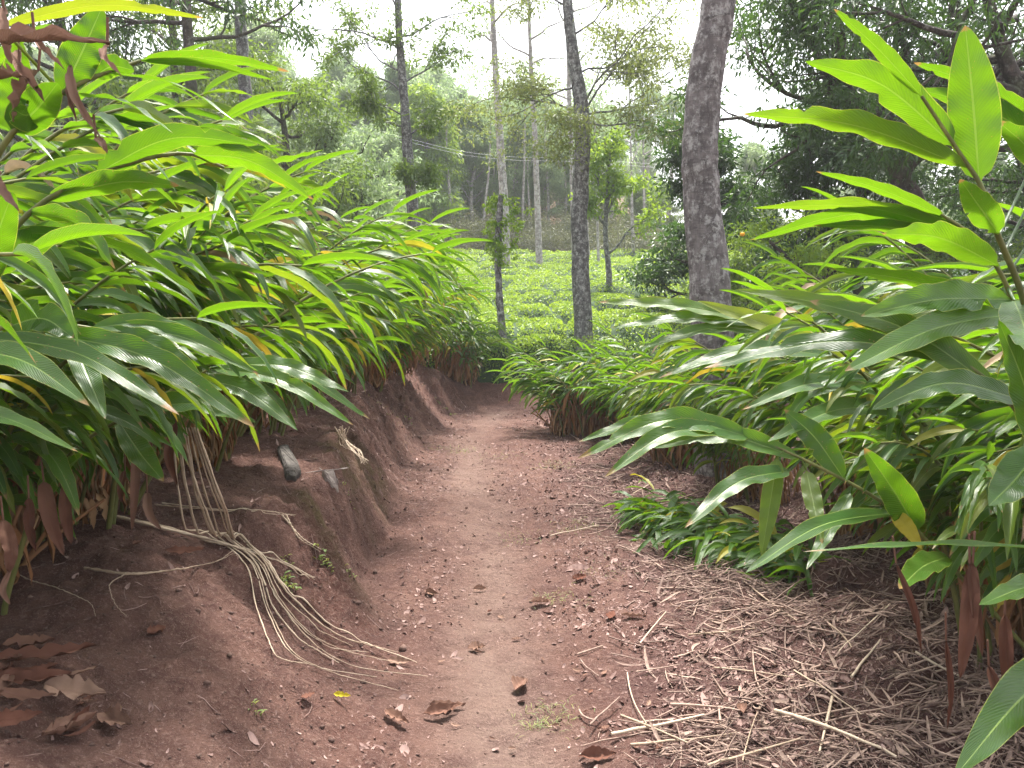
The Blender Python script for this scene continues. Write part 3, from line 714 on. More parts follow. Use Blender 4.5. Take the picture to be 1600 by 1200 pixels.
def build_litter():
    rs = np.random.default_rng(21)
    n = 68000; y = 1.3 + 9.2 * rs.random(n) ** 1.5; x = rs.uniform(-.1, 3.8, n)
    dens = sstep((x - .28 - .03 * (y - 2) + .25 * fbm(x * 1.7, y * 1.7, 3)) / .8) * sstep((10.5 - y) / 5) * (.25 + .9 * sstep(fbm(x * 1.5, y * 1.5, 2) + .45))
    k = rs.random(n) < dens * .52; x, y, dens = x[k], y[k], dens[k]; n = len(x)
    L = rs.gamma(1.6, .055, n) + .02; az = np.where(rs.random(n) < .65, 2.85, .9) + rs.normal(size=n) * .7
    mb = MB(); strips(mb, x, y, az, L, np.where(rs.random(n) < .3, rs.uniform(.005, .011, n), rs.uniform(.0018, .005, n)), rs.random(n) ** 2 * .04 * dens + .002, rs.normal(size=n) * .4, rs.random(n) ** 1.7, rs, 5, True)
    n = 5200; y = 1.3 + 6.5 * rs.random(n) ** 1.5; x = rs.uniform(.1, 3.6, n)
    k = rs.random(n) < sstep((x - .35 - .06 * (y - 2)) / .8) * sstep((8.5 - y) / 3); x, y = x[k], y[k]; n = len(x)
    strips(mb, x, y, 2.6 + rs.normal(size=n) * .9, rs.gamma(2., .04, n) + .03, rs.uniform(.006, .018, n), rs.random(n) * .02 + .002, rs.normal(size=n) * .6, rs.random(n) ** 2 * .8, rs, 5, False, rs.random(n) * .01)
    tag(mb.build('straw_litter', M['straw']), 'matted brown and tan straw mulch strewn beside the path', 'straw', kind='stuff')
    n = 150000; y = 1.3 + 11 * rs.random(n) ** 1.6; x = rs.uniform(-1.3, 3.4, n)
    px = np.interp(y, [0, 3, 6, 9, 11.5], [-.05, -.08, -.24, -.5, -.2]); dn = 1 - .80 * np.exp(-((x - px) / .24) ** 2)
    dn *= .05 + .95 * sstep((x + .80) / .35); dn *= .45 + .75 * sstep((x - .15) / .5); dn *= .2 + 1.0 * sstep(fbm(x * 2.1, y * 2.1, 4) + .5)
    k = rs.random(n) < dn * .9; x, y = x[k], y[k]; n = len(x)
    L = rs.gamma(1.5, .0080, n) + .004; L = np.where(rs.random(n) < .03, L * 2.6, L)
    mb = MB(); strips(mb, x, y, rs.random(n) * 6.28, L, L * rs.uniform(.18, .65, n), .001 + .006 * rs.random(n), rs.normal(size=n) * .7, rs.random(n) ** 1.35, rs, 4, False, rs.random(n) * .004)
    tag(mb.build('leaf_litter', M['chip']), 'pinkish crumbs of dead leaf scattered over the path and mulch', 'leaf litter', kind='stuff')
    n = 15000; y = 1.3 + 11 * rs.random(n) ** 1.1; x = -.55 - 1.7 * rs.random(n); k = rs.random(n) < .10 + .9 * sstep((y - 5.0) / 2); x, y = x[k], y[k]; n = len(x)
    L = rs.gamma(1.6, .009, n) + .005; tw = rs.random(n) < .25
    mb = MB(); strips(mb, x[~tw], y[~tw], rs.random((~tw).sum()) * 6.28, L[~tw], L[~tw] * .45, .002 + 0 * L[~tw], rs.normal(size=(~tw).sum()) * .7, rs.random((~tw).sum()) ** 1.7, rs, 4, False, .003)
    strips(mb, x[tw], y[tw], rs.random(tw.sum()) * 6.28, L[tw] * 4, .003 + 0 * L[tw], .003 + 0 * L[tw], rs.normal(size=tw.sum()) * .5, rs.random(tw.sum()), rs, 4, True)
    tag(mb.build('bank_litter', M['chip']), 'sparse crumbs of dead leaf and twig on the bare bank', 'leaf litter', kind='stuff')
    n = 12000; y = 1.3 + 7 * rs.random(n) ** 1.5; x = rs.uniform(-2.2, 2.2, n); sz = rs.gamma(1.2, .0015, n) + .0008; sz = np.where(x < -.6, sz * 1.3, sz)
    c0 = np.stack([x, y, Tg(x, y) + sz * .25], -1); O = np.array([[1, 0, 0], [-1, 0, 0], [0, 1, 0], [0, -1, 0], [0, 0, .8], [0, 0, -.8]])
    V = (O[None] * rs.uniform(.6, 1.2, (n, 6, 3)) + rs.normal(size=(n, 6, 3)) * .2) * sz[:, None, None] + c0[:, None]
    f = (np.array([[0, 2, 4], [2, 1, 4], [1, 3, 4], [3, 0, 4], [2, 0, 5], [1, 2, 5], [3, 1, 5], [0, 3, 5]])[None] + np.arange(n)[:, None, None] * 6).reshape(-1, 3)
    c = np.zeros((n, 4)); c[:, 0] = rs.random(n); mb = MB(); mb.add(V.reshape(-1, 3), f, None, c.repeat(6, 0))
    tag(mb.build('soil_crumbs', simple_material('soil_crumb', (.06, .034, .028), (.17, .105, .085), 40, .95, .2, (1, 1, 1), True), smooth=False), 'loose crumbs of red-brown soil on path and bank', 'soil', kind='stuff')
build_litter()
rs = np.random.default_rng(55)
n = 900; y = 1.5 + 8 * rs.random(n) ** 1.3; t_ = rs.random(n); x = bank_foot(y) + .08 - (bank_foot(y) - bank_top(y)) * t_ * .9; sz = rs.gamma(1.2, .0048, n) + .002
O = np.array([[1, 0, 0], [.5, .8, .1], [-.5, .8, 0], [-1, 0, .1], [-.5, -.8, 0], [.5, -.8, .1], [0, 0, .75], [0, 0, -.6]])
V = (O[None] * rs.uniform(.6, 1.2, (n, 8, 3)) + rs.normal(size=(n, 8, 3)) * .12) * sz[:, None, None] + np.stack([x, y, Tg(x, y) + sz * .1], -1)[:, None]
f = (np.array([[k, (k + 1) % 6, 6] for k in range(6)] + [[(k + 1) % 6, k, 7] for k in range(6)])[None] + np.arange(n)[:, None, None] * 8).reshape(-1, 3)
c = np.zeros((n, 4)); c[:, 0] = rs.random(n); mb = MB(); mb.add(V.reshape(-1, 3), f, None, c.repeat(8, 0))
tag(mb.build('bank_clods', bpy.data.materials['soil_crumb'], smooth=False), 'red-brown clods crumbling down the bank face', 'soil', kind='stuff')

# individual long stalks lying on the mulch
def ground_at(u, v):
    """point where the sight line of a pixel meets the terrain"""
    Ys = np.linspace(1.2, 15.2, 1400); d0 = at(u, v, 1.0) - np.array([0, 0, CAMZ])
    P = np.array([0, 0, CAMZ]) + d0 * Ys[:, None]
    h = P[:, 2] - Tg(P[:, 0], P[:, 1]); k = np.argmax(h < 0)
    return P[k] if h[k] < 0 else P[-1]
def lying_stalk(u0, v0, u1, v1, w, label, seed, name='dry_stalk', cat='dry stalk', group='longer dry stalks on the straw mulch', m='stalk', lift=.02):
    rs = np.random.default_rng(seed); a, b = ground_at(u0, v0), ground_at(u1, v1)
    k = np.linspace(0, 1, 9)[:, None]; P = a + (b - a) * k; P[:, :2] += (np.sin(k * 3.14) * rs.normal() * .012)
    z = Tg(P[:, 0], P[:, 1]); zl = z[0] + (z[-1] - z[0]) * k[:, 0]; P[:, 2] = np.maximum(z, zl + max(0, (z - zl).max()) * .7) + lift * (.4 + rs.random())
    mb = MB(); tube(mb, P, np.linspace(w, w * .6, 9), 6, (rs.random(), 0, 0, 1), rough=.06, seed=seed)
    tag(mb.build(name, M[m], loc=a), label, cat, group)
ST = [(955, 1160, 1100, 1128, .007, 'thick pair-like tan stalk at the photo bottom, pointing up the mulch'), (985, 1175, 1150, 1157, .005, 'pale stalk lying parallel just below the thick tan one'),
      (970, 1128, 1075, 1172, .005, 'tan stalk crossing under the thick one'), (1115, 1055, 1240, 1070, .003, 'thin straight pale stalk across the mulch centre'),
      (1240, 1060, 1345, 1130, .004, 'pale stalk slanting down to the mulch corner'), (1300, 1095, 1278, 1190, .006, 'short upright-looking pale stalk piece lying end on'),
      (1210, 1120, 1400, 1195, .008, 'longest thick tan stalk in the front corner of the mulch'), (1330, 1070, 1375, 1010, .006, 'pale broken stalk leaning across darker mulch'),
      (1160, 910, 1245, 975, .004, 'thin pale stalk below the cut green foliage'), (1075, 998, 1180, 990, .0035, 'thin level stalk between path and mulch'),
      (1000, 1015, 1040, 965, .004, 'short tan stalk at the path edge of the mulch'), (1430, 1030, 1500, 1070, .006, 'tan stalk half under the dead hanging leaves'),
      (1160, 1200, 1190, 1105, .003, 'thin reddish twig standing out on the mulch'), (1295, 985, 1330, 1025, .005, 'short split stalk in the middle of the mulch'),
      (980, 1060, 1010, 1140, .0035, 'thin bent stalk beside the green tuft'), (860, 845, 935, 828, .004, 'pale stalk lying on the small grass tuft'),
      (1105, 1210, 1250, 1165, .005, 'tan stalk at the very bottom of the mulch'), (1390, 955, 1310, 1030, .004, 'pale stalk slanting out of the plant shade'),
      (1020, 800, 1100, 770, .004, 'thin stalk by the cut green foliage nearest the bend'), (960, 735, 1000, 722, .005, 'short pale stalk near the low leaves at the path')]
for k, (u0, v0, u1, v1, w, lab) in enumerate(ST): lying_stalk(u0, v0, u1, v1, w, lab, 400 + k)
rs = np.random.default_rng(77)
for k in range(90):
    u, v = rs.uniform(900, 1560), rs.uniform(880, 1195)
    if u < 1000 + rs.random() * 200 and v < 1000: u += 150
    a = rs.normal() * .5 + (.35 if rs.random() < .5 else -.25); L = rs.uniform(35, 120) * (v - 600) / 500
    lying_stalk(u, v, u + math.cos(a) * L, v + math.sin(a) * L * .7, rs.uniform(.0022, .0055), 'dry tan stalk lying loose among many others on the straw mulch', 500 + k, group='loose dry stalks on the straw mulch', m='straw')

# draped bundle over the left bank
def bundle(label, strands, seed, r=.0045, name='dry_stalk_bundle'):
    rs = np.random.default_rng(seed); base = None; pts = []
    for s in strands:
        P = []
        for q in s:
            if len(q) == 3: P.append(at(*q))
            else:
                g = ground_at(*q); P.append(g + [0, 0, .018 + .012 * rs.random()])
        P = np.array(P); kk = np.linspace(0, 1, 60) * (len(P) - 1); ip = np.minimum(kk.astype(int), len(P) - 2); lin = P[ip] + (P[ip + 1] - P[ip]) * (kk - ip)[:, None]; lin[1:-1] = (lin[:-2] + lin[1:-1] + lin[2:]) / 3; pts.append(.2 * lin + .8 * smooth_path(P, 60))
    base = pts[0][-1]
    e = empty(name, base, label, 'dry stalks')
    for P in pts:
        z = Tg(P[:, 0], P[:, 1]); lift = np.maximum(P[:, 2], z + .006); P[:, 2] = np.where(P[:, 2] - z > .15, lift, np.minimum(lift, z + .05)); P[1:-1, 2] = (P[:-2, 2] + P[1:-1, 2] + P[2:, 2]) / 3
        mb = MB(); tube(mb, P + rs.normal(size=P.shape) * .0008, np.linspace(r, r * .3, len(P)) * rs.uniform(.45, 1.4) * (1 + .25 * np.sin(np.arange(len(P)) * 1.3 + rs.random() * 6)), 5, (rs.random(), 0, 0, 1)); mb.build('stalk', M['stalk'], e, loc=base)
def jit(s, r, a): return [tuple([q[0] + r.normal() * a, q[1] + r.normal() * a * .4] + list(q[2:])) for q in s]
rj = np.random.default_rng(5)
drape = []
for k in range(10):
    o = (k - 4.5); w1, w2, w3 = rj.normal(size=3)
    A = [(289 + o * 4, 668, 3.35), (318 + o * 7 + w1 * 5, 785, 3.33)]; B = [(356 + o * 5 + w1 * 4, 846), (404 + o * 3 + w2 * 4, 886 - o)]
    M_ = (430 + o * 5 + w2 * 5, 945 - o * 3); e_ = (474 + o * 8 + w2 * 9, 1006 + w3 * 6 - o * 5); L_ = [.35, 1, .8, .5, 1.1, .7, .95, .4, 1.0, .75][k]
    drape.append(A + B + [M_, e_, (e_[0] + 60 * L_, e_[1] + 34 * L_), (e_[0] + 165 * L_ + w3 * 14, e_[1] + (60 + w1 * 9) * L_)])
bundle('long pale dry stalks draped down the bare bank to the path', drape, 3, .0052)
bundle('thick straw-coloured stalk bundle lying level across the bank under the draped stalks',
    [jit([(185, 815), (260, 833), (330, 855), (400, 872), (450, 893), (488, 912)], rj, 3) for k in range(4)], 4, .006)
bundle('thin dry stalks lying below the dark stone slab',
    [jit([(250, 795), (340, 806), (420, 808), (465, 812)], rj, 4) for k in range(3)] + [jit([(440, 812), (470, 845), (500, 870)], rj, 4) for k in range(2)], 5, .0035)
bundle('curved dry stem with shredded ends lying on bare bank soil',
    [jit([(135, 898), (200, 905), (260, 900), (330, 888), (365, 870)], rj, 3) for k in range(2)] + [[(200, 902), (172, 925), (180, 950), (198, 976)]], 6, .004)
bundle('thin dark twig curving across the bank at the photo edge', [[(0, 885), (40, 915), (90, 930), (140, 950), (150, 972)]], 7, .004)
bundle('frayed dry straw tuft hanging over the bank beside the grey stone',
    [jit([(535, 668, 3.3), (540, 690, 3.3), (555, 705, 3.25), (570, 722, 3.2)], rj, 5) for k in range(9)], 8, .003)

# big fallen leaves, each a thing
def fallen_leaf(u, v, L_px, w_ratio, az, label, seed, dry=.95, b=.3, curl=.22, cat='fallen leaf', group='fallen dead leaves lying on the soil'):
    rs = np.random.default_rng(seed); g = ground_at(u, v); L = L_px / F_PX * g[1]
    k = np.linspace(-.5, .5, 14); x = g[0] + k * L * math.cos(az); y = g[1] + k * L * math.sin(az)
    z = Tg(x, y).max() + .008 + curl * L * (k * 2) ** 2 * .35
    P = np.stack([x, y, np.broadcast_to(z, x.shape)], -1)
    mb = MB(); strap_leaf(mb, P, L * w_ratio, (rs.normal() * .3, rs.normal() * .3 - .3, 1), (rs.random(), dry, b, 1), rs.uniform(.3, 1.0), .12, rs, 7, .06 if L_px < 60 else .10)
    tag(mb.build('fallen_leaf', M['dry'], loc=g), label, cat, group)
FL = [(45, 1015, 75, .45, .3, 'curled orange-brown leaf topmost in the heap on the bare bank', .3), (70, 1045, 150, .26, .35, 'long rolled brown leaf across the heap on the bare bank', .1),
      (55, 1082, 110, .36, .2, 'maroon leaf in the middle of the heap on the bare bank', .05), (120, 1125, 120, .42, -.25, 'whitish crumpled leaf at the end of the heap on the bare bank', .95),
      (185, 1142, 70, .7, -.5, 'grey-purple crumpled leaf at the foot of the heap on the bare bank', .6), (20, 1150, 90, .4, .3, 'rusty leaf at the photo edge below the heap', .02),
      (40, 1110, 110, .25, -.1, 'twisted dark leaf strip under the whitish leaf', .3), (15, 1060, 80, .35, .1, 'dark brown leaf at the photo edge beside the rolled one', .1),
      (105, 1068, 90, .2, .5, 'thin bent tan leaf sticking out of the heap', .7), (245, 990, 34, .8, 1.1, 'small triangular rust leaf alone on the bank', .05),
      (290, 876, 60, .3, .2, 'dark crinkled leaf under the draped stalks', .1), (215, 855, 20, .6, 1.3, 'tiny orange leaf below the bank clump', .3),
      (535, 1100, 30, .45, -.2, 'small yellow-orange leaf lying at the foot of the bank', .5), (482, 1097, 26, .5, .8, 'small brown leaf beside the yellow-orange one', .1),
      (812, 1078, 44, .8, 1.2, 'grey-brown cupped leaf in the middle of the path', .55), (700, 1110, 60, .35, .1, 'dull purple-brown leaf on the path by the stalk ends', .4),
      (690, 1122, 64, .4, .5, 'folded brown leaf beside the purple-brown one', .3), (620, 1130, 60, .4, -.7, 'greyish torn leaf at the left rut of the path', .5),
      (845, 945, 34, .5, .1, 'bluish-grey curled leaf on the path near the weed', .6), (905, 907, 30, .5, .6, 'dark curled leaf standing on the mulch edge', 0),
      (955, 967, 34, .5, 1.2, 'dark folded leaf standing beside pale bits', 0), (990, 966, 40, .3, -.1, 'long grey curled leaf behind the dark folded one', .6),
      (745, 1018, 30, .8, .3, 'flat pinkish-grey leaf pressed into the path', .7), (935, 1188, 60, .5, .1, 'large brown leaf at the bottom edge of the path', .1),
      (1160, 1115, 34, .7, 1.4, 'pinkish upright leaf among the mulch stalks', .5), (675, 930, 28, .5, -.6, 'light brown leaf at the left of the track', .6),
      (750, 925, 22, .7, .1, 'pale tan round leaf on the bare track', .9), (625, 1040, 40, .4, -.1, 'pale leaf scrap at the foot of the draped stalks', .9)]
rf = np.random.default_rng(66)
for k in range(12):
    fallen_leaf(rf.uniform(-10, 150), rf.uniform(1030, 1165), rf.uniform(35, 95), rf.uniform(.15, .5), rf.random() * 6.28, 'dead brown leaf scrap mixed into the leaf heap on the bare bank', 1500 + k, .97, rf.random(), .5, group='dead leaf scraps in the heap on the bank')
for k, (u, v, L, wr, az, lab, b) in enumerate(FL):
    fallen_leaf(u, v, L, wr, az, lab, 700 + k, .5 if 'yellow-orange leaf lying' in lab else .93, b)
rs = np.random.default_rng(88)
for k in range(55):
    v = rs.uniform(760, 1190); u = rs.uniform(640, 1150)
    fallen_leaf(u, v, rs.uniform(8, 20) * (v - 480) / 600, rs.uniform(.25, .55), rs.random() * 6.28, 'small dead leaf lying loose among others on the path', 800 + k, .95, rs.random(), .3, group='small dead leaves on the path')

# cut green foliage heap
def cut_pile():
    rs = np.random.default_rng(9); g = ground_at(1130, 850)
    e = empty('cut_foliage_pile', g, 'heap of freshly cut green leaves dumped on the mulch under the low stalk', 'cut foliage'); mb = MB()
    for k in range(520):
        q = rs.random(); u = 1000 + 250 * q + rs.normal() * 16; v = 805 + 85 * q + rs.normal() * 14
        p = ground_at(u, v); L = rs.uniform(.16, .38); p = p + [0, 0, .01 + .13 * rs.random()]
        a = rs.normal() * 1.0 + math.pi; d = np.array([math.cos(a), math.sin(a), .35 * rs.normal() + .1])
        P = grow_leaf(p, d, L, .8, (0, 0, 0), 9); P[:, 2] = np.maximum(P[:, 2], Tg(P[:, 0], P[:, 1]) + .004)
        strap_leaf(mb, P, L * rs.uniform(.12, .2), (rs.normal() * .5, rs.normal() * .5, 1), (.3 + .7 * rs.random(), 0 if rs.random() < .9 else .3, rs.random(), 1), .4, .06, rs, 5)
    mb.build('leaves', M['card'], e, loc=g); mb = MB()
    for k in range(60):
        q = rs.random(); u = 1000 + 230 * q + rs.normal() * 16; v = 800 + 80 * q + rs.normal() * 12; p = ground_at(u, v)
        a = rs.normal() * .6; L = rs.uniform(.08, .3)
        tube(mb, np.array([p + [0, 0, .03], p + np.array([math.cos(a) * L, math.sin(a) * L, .05 * rs.random() + .03])]), .004, 5, (rs.random(), 0, 0, 1))
    mb.build('cut_stems', M['stalk'], e, loc=g)
cut_pile()

# stones
def rock(pts_uv, h, name, label, m, seed, tilt=0):
    import bmesh
    rs = np.random.default_rng(seed); bm = bmesh.new()
    P = [ground_at(u, v) for u, v in pts_uv]; base = np.mean(P, axis=0)
    vs = []
    for p in P:
        vs.append(bm.verts.new(Vector(p - base) + Vector((0, 0, -.04))))
        for s_, hh in ((1.0, h * .6), (.8, h)):
            q = (p - base) * s_; vs.append(bm.verts.new(Vector((q[0], q[1], q[2] + hh + rs.normal() * h * .12))))
    bmesh.ops.convex_hull(bm, input=bm.verts)
    bmesh.ops.delete(bm, geom=[v for v in bm.verts if not v.link_faces], context='VERTS')
    bmesh.ops.bevel(bm, geom=bm.edges[:], offset=.008, segments=2, affect='EDGES', profile=.6)
    bmesh.ops.triangulate(bm, faces=bm.faces[:]); bmesh.ops.subdivide_edges(bm, edges=bm.edges[:], cuts=2, use_grid_fill=True)
    for v in bm.verts: v.co += Vector(rs.normal(size=3) * .0012) + v.normal * .004 * float(vnoise(v.co.x * 40, v.co.y * 40 + v.co.z * 31))
    me = bpy.data.meshes.new(name); bm.to_mesh(me); bm.free(); me.materials.append(M[m])
    o = bpy.data.objects.new(name, me); C.objects.link(o); o.location = base; tag(o, label, 'stone', 'stones on the dirt bank')
rock([(433, 705), (450, 702), (470, 742), (462, 752), (446, 748)], .05, 'flat_stone', 'dark narrow stone slab standing up on top of the dirt bank', 'stone_dark', 1)
rock([(502, 742), (522, 738), (530, 765), (520, 768)], .04, 'grey_stone', 'pale grey wedge of stone sunk in the bank edge', 'stone_grey', 2)

# grass tufts and weeds
def tuft(u, v, n, h, label, seed, spread=.06, m='weed', blades=True):
    rs = np.random.default_rng(seed); g = ground_at(u, v); mb = MB(); s = g[1] / 3.5 if g[1] > 3.5 else 1
    for k in range(n):
        p = g + [rs.normal() * spread * s, rs.normal() * spread * s, 0]; p[2] = Ts(p[0], p[1]) - .003
        a = rs.random() * 6.28; L = h * rs.uniform(.5, 1.2)
        P = grow_leaf(p, (math.cos(a) * .6, math.sin(a) * .6, 1), L, 1.3, (0, 0, 0), 6)
        strap_leaf(mb, P, L * (.05 if blades else .4), (math.cos(a), math.sin(a), 1), (rs.random(), rs.random() * .2, rs.random(), 1), .4, .05, rs, 3)
    tag(mb.build('grass_tuft' if blades else 'weed', M[m], loc=g), label, 'grass' if blades else 'weed', 'small green plants on the path and bank')
for k, (u, v, n, h, lab) in enumerate([(855, 1128, 150, .05, 'green grass tuft nearest the camera on the path'), (905, 823, 110, .05, 'grass tuft with a pale stalk lying across it'),
    (715, 705, 90, .08, 'grass tuft on the track where it starts to bend'), (862, 730, 110, .06, 'thin grass patch on the right of the distant track'),
    (812, 843, 60, .05, 'small grass tuft beside the worn track'), (872, 938, 80, .05, 'wispy grass beside the bluish curled leaf'), (935, 892, 50, .04, 'tiny grass tuft among pinkish crumbs'),
    (780, 715, 60, .06, 'faint grass between the track and the bend clump'), (600, 640, 60, .07, 'grass fringe on the far slope of the bank')]):
    tuft(u, v, n, h, lab, 900 + k)
for k, (u, v, n, h, lab) in enumerate([(508, 880, 26, .05, 'leafy seedling on the bank crest beside the stalk ends'), (455, 915, 34, .045, 'round-leaved seedling growing through the draped stalks'),
    (445, 880, 14, .03, 'tiny seedling above the round-leaved one'), (548, 893, 12, .03, 'small seedling on the bank face by the path'), (405, 1112, 12, .03, 'lone seedling low on the bare bank'),
    (545, 772, 16, .03, 'seedling under the grey stone'), (635, 655, 26, .06, 'weed on the littered slope of the bank'), (695, 640, 20, .06, 'small weed near the foot of the far bank')]):
    tuft(u, v, n, h, lab, 930 + k, .02, 'weed', False)

# ------------------------------------------------------------------ trees
def leafcards(mb, P, D, size, aspect=.35, rs=None, tint=None, dry=0.0, fold=.25):
    """many small folded leaves: P centres (N,3), D directions base->tip, size (N,)"""
    rs = rs or np.random.default_rng(0); N_ = len(P); D = nrm(D)
    U = nrm(np.cross(D, rs.normal(size=(N_, 3)))); W = np.cross(D, U); size = np.broadcast_to(size, (N_,))[:, None]
    b = P - D * size * .5; t = P + D * size * .5; m_ = P - D * size * .08
    l = m_ + U * size * aspect * .5 + W * size * fold * .3; r_ = m_ - U * size * aspect * .5 + W * size * fold * .3
    V = np.stack([b, l, t, r_], 1).reshape(-1, 3); i = np.arange(N_)[:, None] * 4
    f = np.concatenate([i + [[0, 1, 2]], i + [[0, 2, 3]]])
    if tint is None: tint = rs.random(N_)
    c = np.stack([tint, np.where(rs.random(N_) < dry, .5, 0), rs.random(N_), np.ones(N_)], -1).repeat(4, 0)
    mb.add(V, f, None, c)

def clusters(mb, tips, rs, per, rad, size, aspect=.35, droop=.3, flat=.7, dry=0.0):
    """leafy sprays round every twig tip, each spray with its own tint"""
    tips = np.asarray(tips); n = len(tips)
    k = rs.integers(n, size=n * per); a = rs.normal(size=(n * per, 3)); a = nrm(a) * (rs.random((n * per, 1)) ** .5)
    P = tips[k] + a * np.array([1, 1, flat]) * rad; D = a + np.array([0, 0, -droop]) + rs.normal(size=a.shape) * .4
    tb = rs.random(n)
    leafcards(mb, P, D, size * rs.uniform(.6, 1.25, len(P)), aspect, rs, np.clip(tb[k] * .6 + .4 * rs.random(len(P)), 0, 1), dry)

def grow(rs, p, d, L, r, depth, out, tips, wander=.12, up=.05, kids=(2, 4), ang=(25, 55), shrink=.62):
    n = max(4, int(L / .25) if L < 3 else 10)
    P = [np.array(p, float)]; d = nrm(d)
    for k in range(n):
        d = nrm(d + rs.normal(size=3) * wander + np.array([0, 0, up])); P.append(P[-1] + d * L / n)
    P = np.array(P); out.append((P, np.linspace(r, r * (.5 if depth else .15), len(P))))
    if depth == 0:
        tips += [P[-1], P[len(P) // 2], P[3 * len(P) // 4]]; return
    for k in range(rs.integers(kids[0], kids[1] + 1)):
        s = rs.uniform(.35, 1.0); q = P[int(s * (len(P) - 1))]; a = R(rs.uniform(*ang)); ax = nrm(np.cross(d, rs.normal(size=3)))
        dd = d * math.cos(a) + ax * math.sin(a)
        grow(rs, q, dd, L * shrink * rs.uniform(.75, 1.2), r * .5, depth - 1, out, tips, wander, up, kids, ang, shrink)
    grow(rs, P[-1], d, L * shrink, r * .5, depth - 1, out, tips, wander, up, kids, ang, shrink)

def make_tree(name, label, cat, trunk, radii, limbs, leafmat, bark, seed, per=40, rad=.5, size=.12, aspect=.35, group=None, extra_tips=(), droop=.3, seg=12, depth=2, kids=(2, 3), flat=.7, up=.04, dry=0.0, rough=.02, r2=.045):
    """trunk = world points; limbs = [(fraction, direction, length)]"""
    rs = np.random.default_rng(seed)
    nT = 40; TP = smooth_path(trunk, nT); rr = np.interp(np.linspace(0, 1, nT), np.linspace(0, 1, len(radii)), radii)
    base = TP[0]; e = empty(name, base, label, cat, group)
    mb = MB(); tube(mb, TP + rs.normal(size=TP.shape) * rr[:, None] * .04, rr, seg, (.5, 0, 0, 1), rough=rough, seed=seed); mb.build('trunk', M[bark], e, loc=base)
    out, tips = [], []
    for (f, d, L) in limbs:
        p = TP[min(nT - 1, int(f * (nT - 1)))]; r0 = min(rr[min(nT - 1, int(f * (nT - 1)))] * .7, r2)
        grow(rs, p, d, L, r0, depth, out, tips, wander=.2, up=up, kids=kids)
    mb = MB()
    for P, r_ in out: tube(mb, P, r_, 6, (.5, 0, 0, 1), cap=False)
    if out: mb.build('branches', M[bark], e, loc=base)
    tips = list(tips) + [np.asarray(t) for t in extra_tips]
    if tips:
        mb = MB(); clusters(mb, tips, rs, per, rad, size, aspect, droop, flat, dry); mb.build('crown', M[leafmat], e, loc=base, smooth=False)
    return e

def limbs_ring(rs, f0, f1, n, L0, L1, up=.3):
    r_ = []
    for k in range(n):
        a = k * 2.4 + rs.random(); f = f0 + (f1 - f0) * k / max(1, n - 1)
        r_.append((f, (math.cos(a), math.sin(a), up), L0 + (L1 - L0) * k / max(1, n - 1)))
    return r_
def grounded(u, Y, *more):
    """trunk points: foot on the terrain under pixel column u at depth Y, then (u,v) points"""
    x = (u - 800) / F_PX * Y * 1.0; return [np.array([x, Y, Ts(x, Y) - .1])] + [at(a, b, Y + dy) for a, b, dy in more]
rt = np.random.default_rng(12)

# thick mottled trunk by the straw side; its crown is above the frame
tr = grounded(1128, 6.9, (1112, 470, 0), (1098, 330, 0), (1094, 230, 0), (1104, 110, 0), (1124, 0, 0), (1150, -200, .2), (1160, -500, .5), (1170, -800, .9))
make_tree('shade_tree', 'thick mottled grey-brown trunk rising out of the cardamom beside the path', 'tree', tr, [.20, .178, .158, .15, .146, .14, .13, .11, .07],
    [(.80, (-.2, .9, .5), 2.0), (.86, (1, .4, .5), 2.0), (.93, (.2, -.3, 1), 1.6)], 'lf_mid', 'bark', 31, per=36, rad=.4, size=.10, seg=28, rough=.006)
# lichened mid tree with broad crown
tr = grounded(913, 14.6, (910, 480, 0), (905, 350, 0), (910, 230, 0), (908, 165, 0), (892, 60, 0), (884, -40, 0), (870, -260, 0))
make_tree('silver_oak', 'lichen-spotted trunk forking into a wide airy crown, at the tea edge behind the bend', 'tree', tr, [.19, .165, .15, .145, .135, .10, .085, .05],
    [(.55, (.75, -.1, .65), 1.5), (.56, (1, .1, .28), 1.6), (.56, (-1, .1, .35), 1.3), (.58, (.3, -.3, 1.2), 1.7), (.62, (-.8, .5, .5), 1.1), (.66, (.8, .5, .5), 1.2), (.5, (-.9, -.3, .05), .9), (.52, (.9, -.3, -.05), .9),
     (.74, (1, 0, .6), 1.0), (.8, (-1, .3, .5), 1.0), (.9, (.4, .2, 1), 1.1)], 'lf_grey', 'bark_mid', 32, per=40, rad=.46, size=.085, seg=20, depth=2, kids=(2, 3), up=.0, flat=.35, r2=.022)
# leaning slim dark tree, centre left
tr = grounded(660, 16.5, (655, 420, 0), (645, 330, 0), (638, 250, 0), (632, 160, 0), (624, 60, 0), (620, -60, 0), (610, -300, 0))
make_tree('slim_tree', 'slim dark leaning tree with sparse twiggy crown, above the end of the bank row', 'tree', tr, [.15, .13, .12, .11, .09, .075, .06, .03],
    [(.60, (-.8, 0, .7), 1.15), (.63, (.9, 0, .7), 1.0), (.53, (-.9, .2, .2), .6), (.56, (-.9, -.2, .4), .7), (.66, (-.7, .3, .6), 1.1), (.50, (.8, 0, .6), .6), (.7, (-1, .1, .5), 1.5), (.72, (1, .2, .5), 1.3), (.78, (-.5, -.4, .8), 1.0), (.85, (.6, .4, .6), 1.0), (.40, (-.6, -.3, .2), .35), (.38, (.7, -.3, 0), .4)],
    'lf_mid', 'bark_mid', 33, per=30, rad=.27, size=.10, seg=14, depth=2, kids=(1, 3), r2=.022)
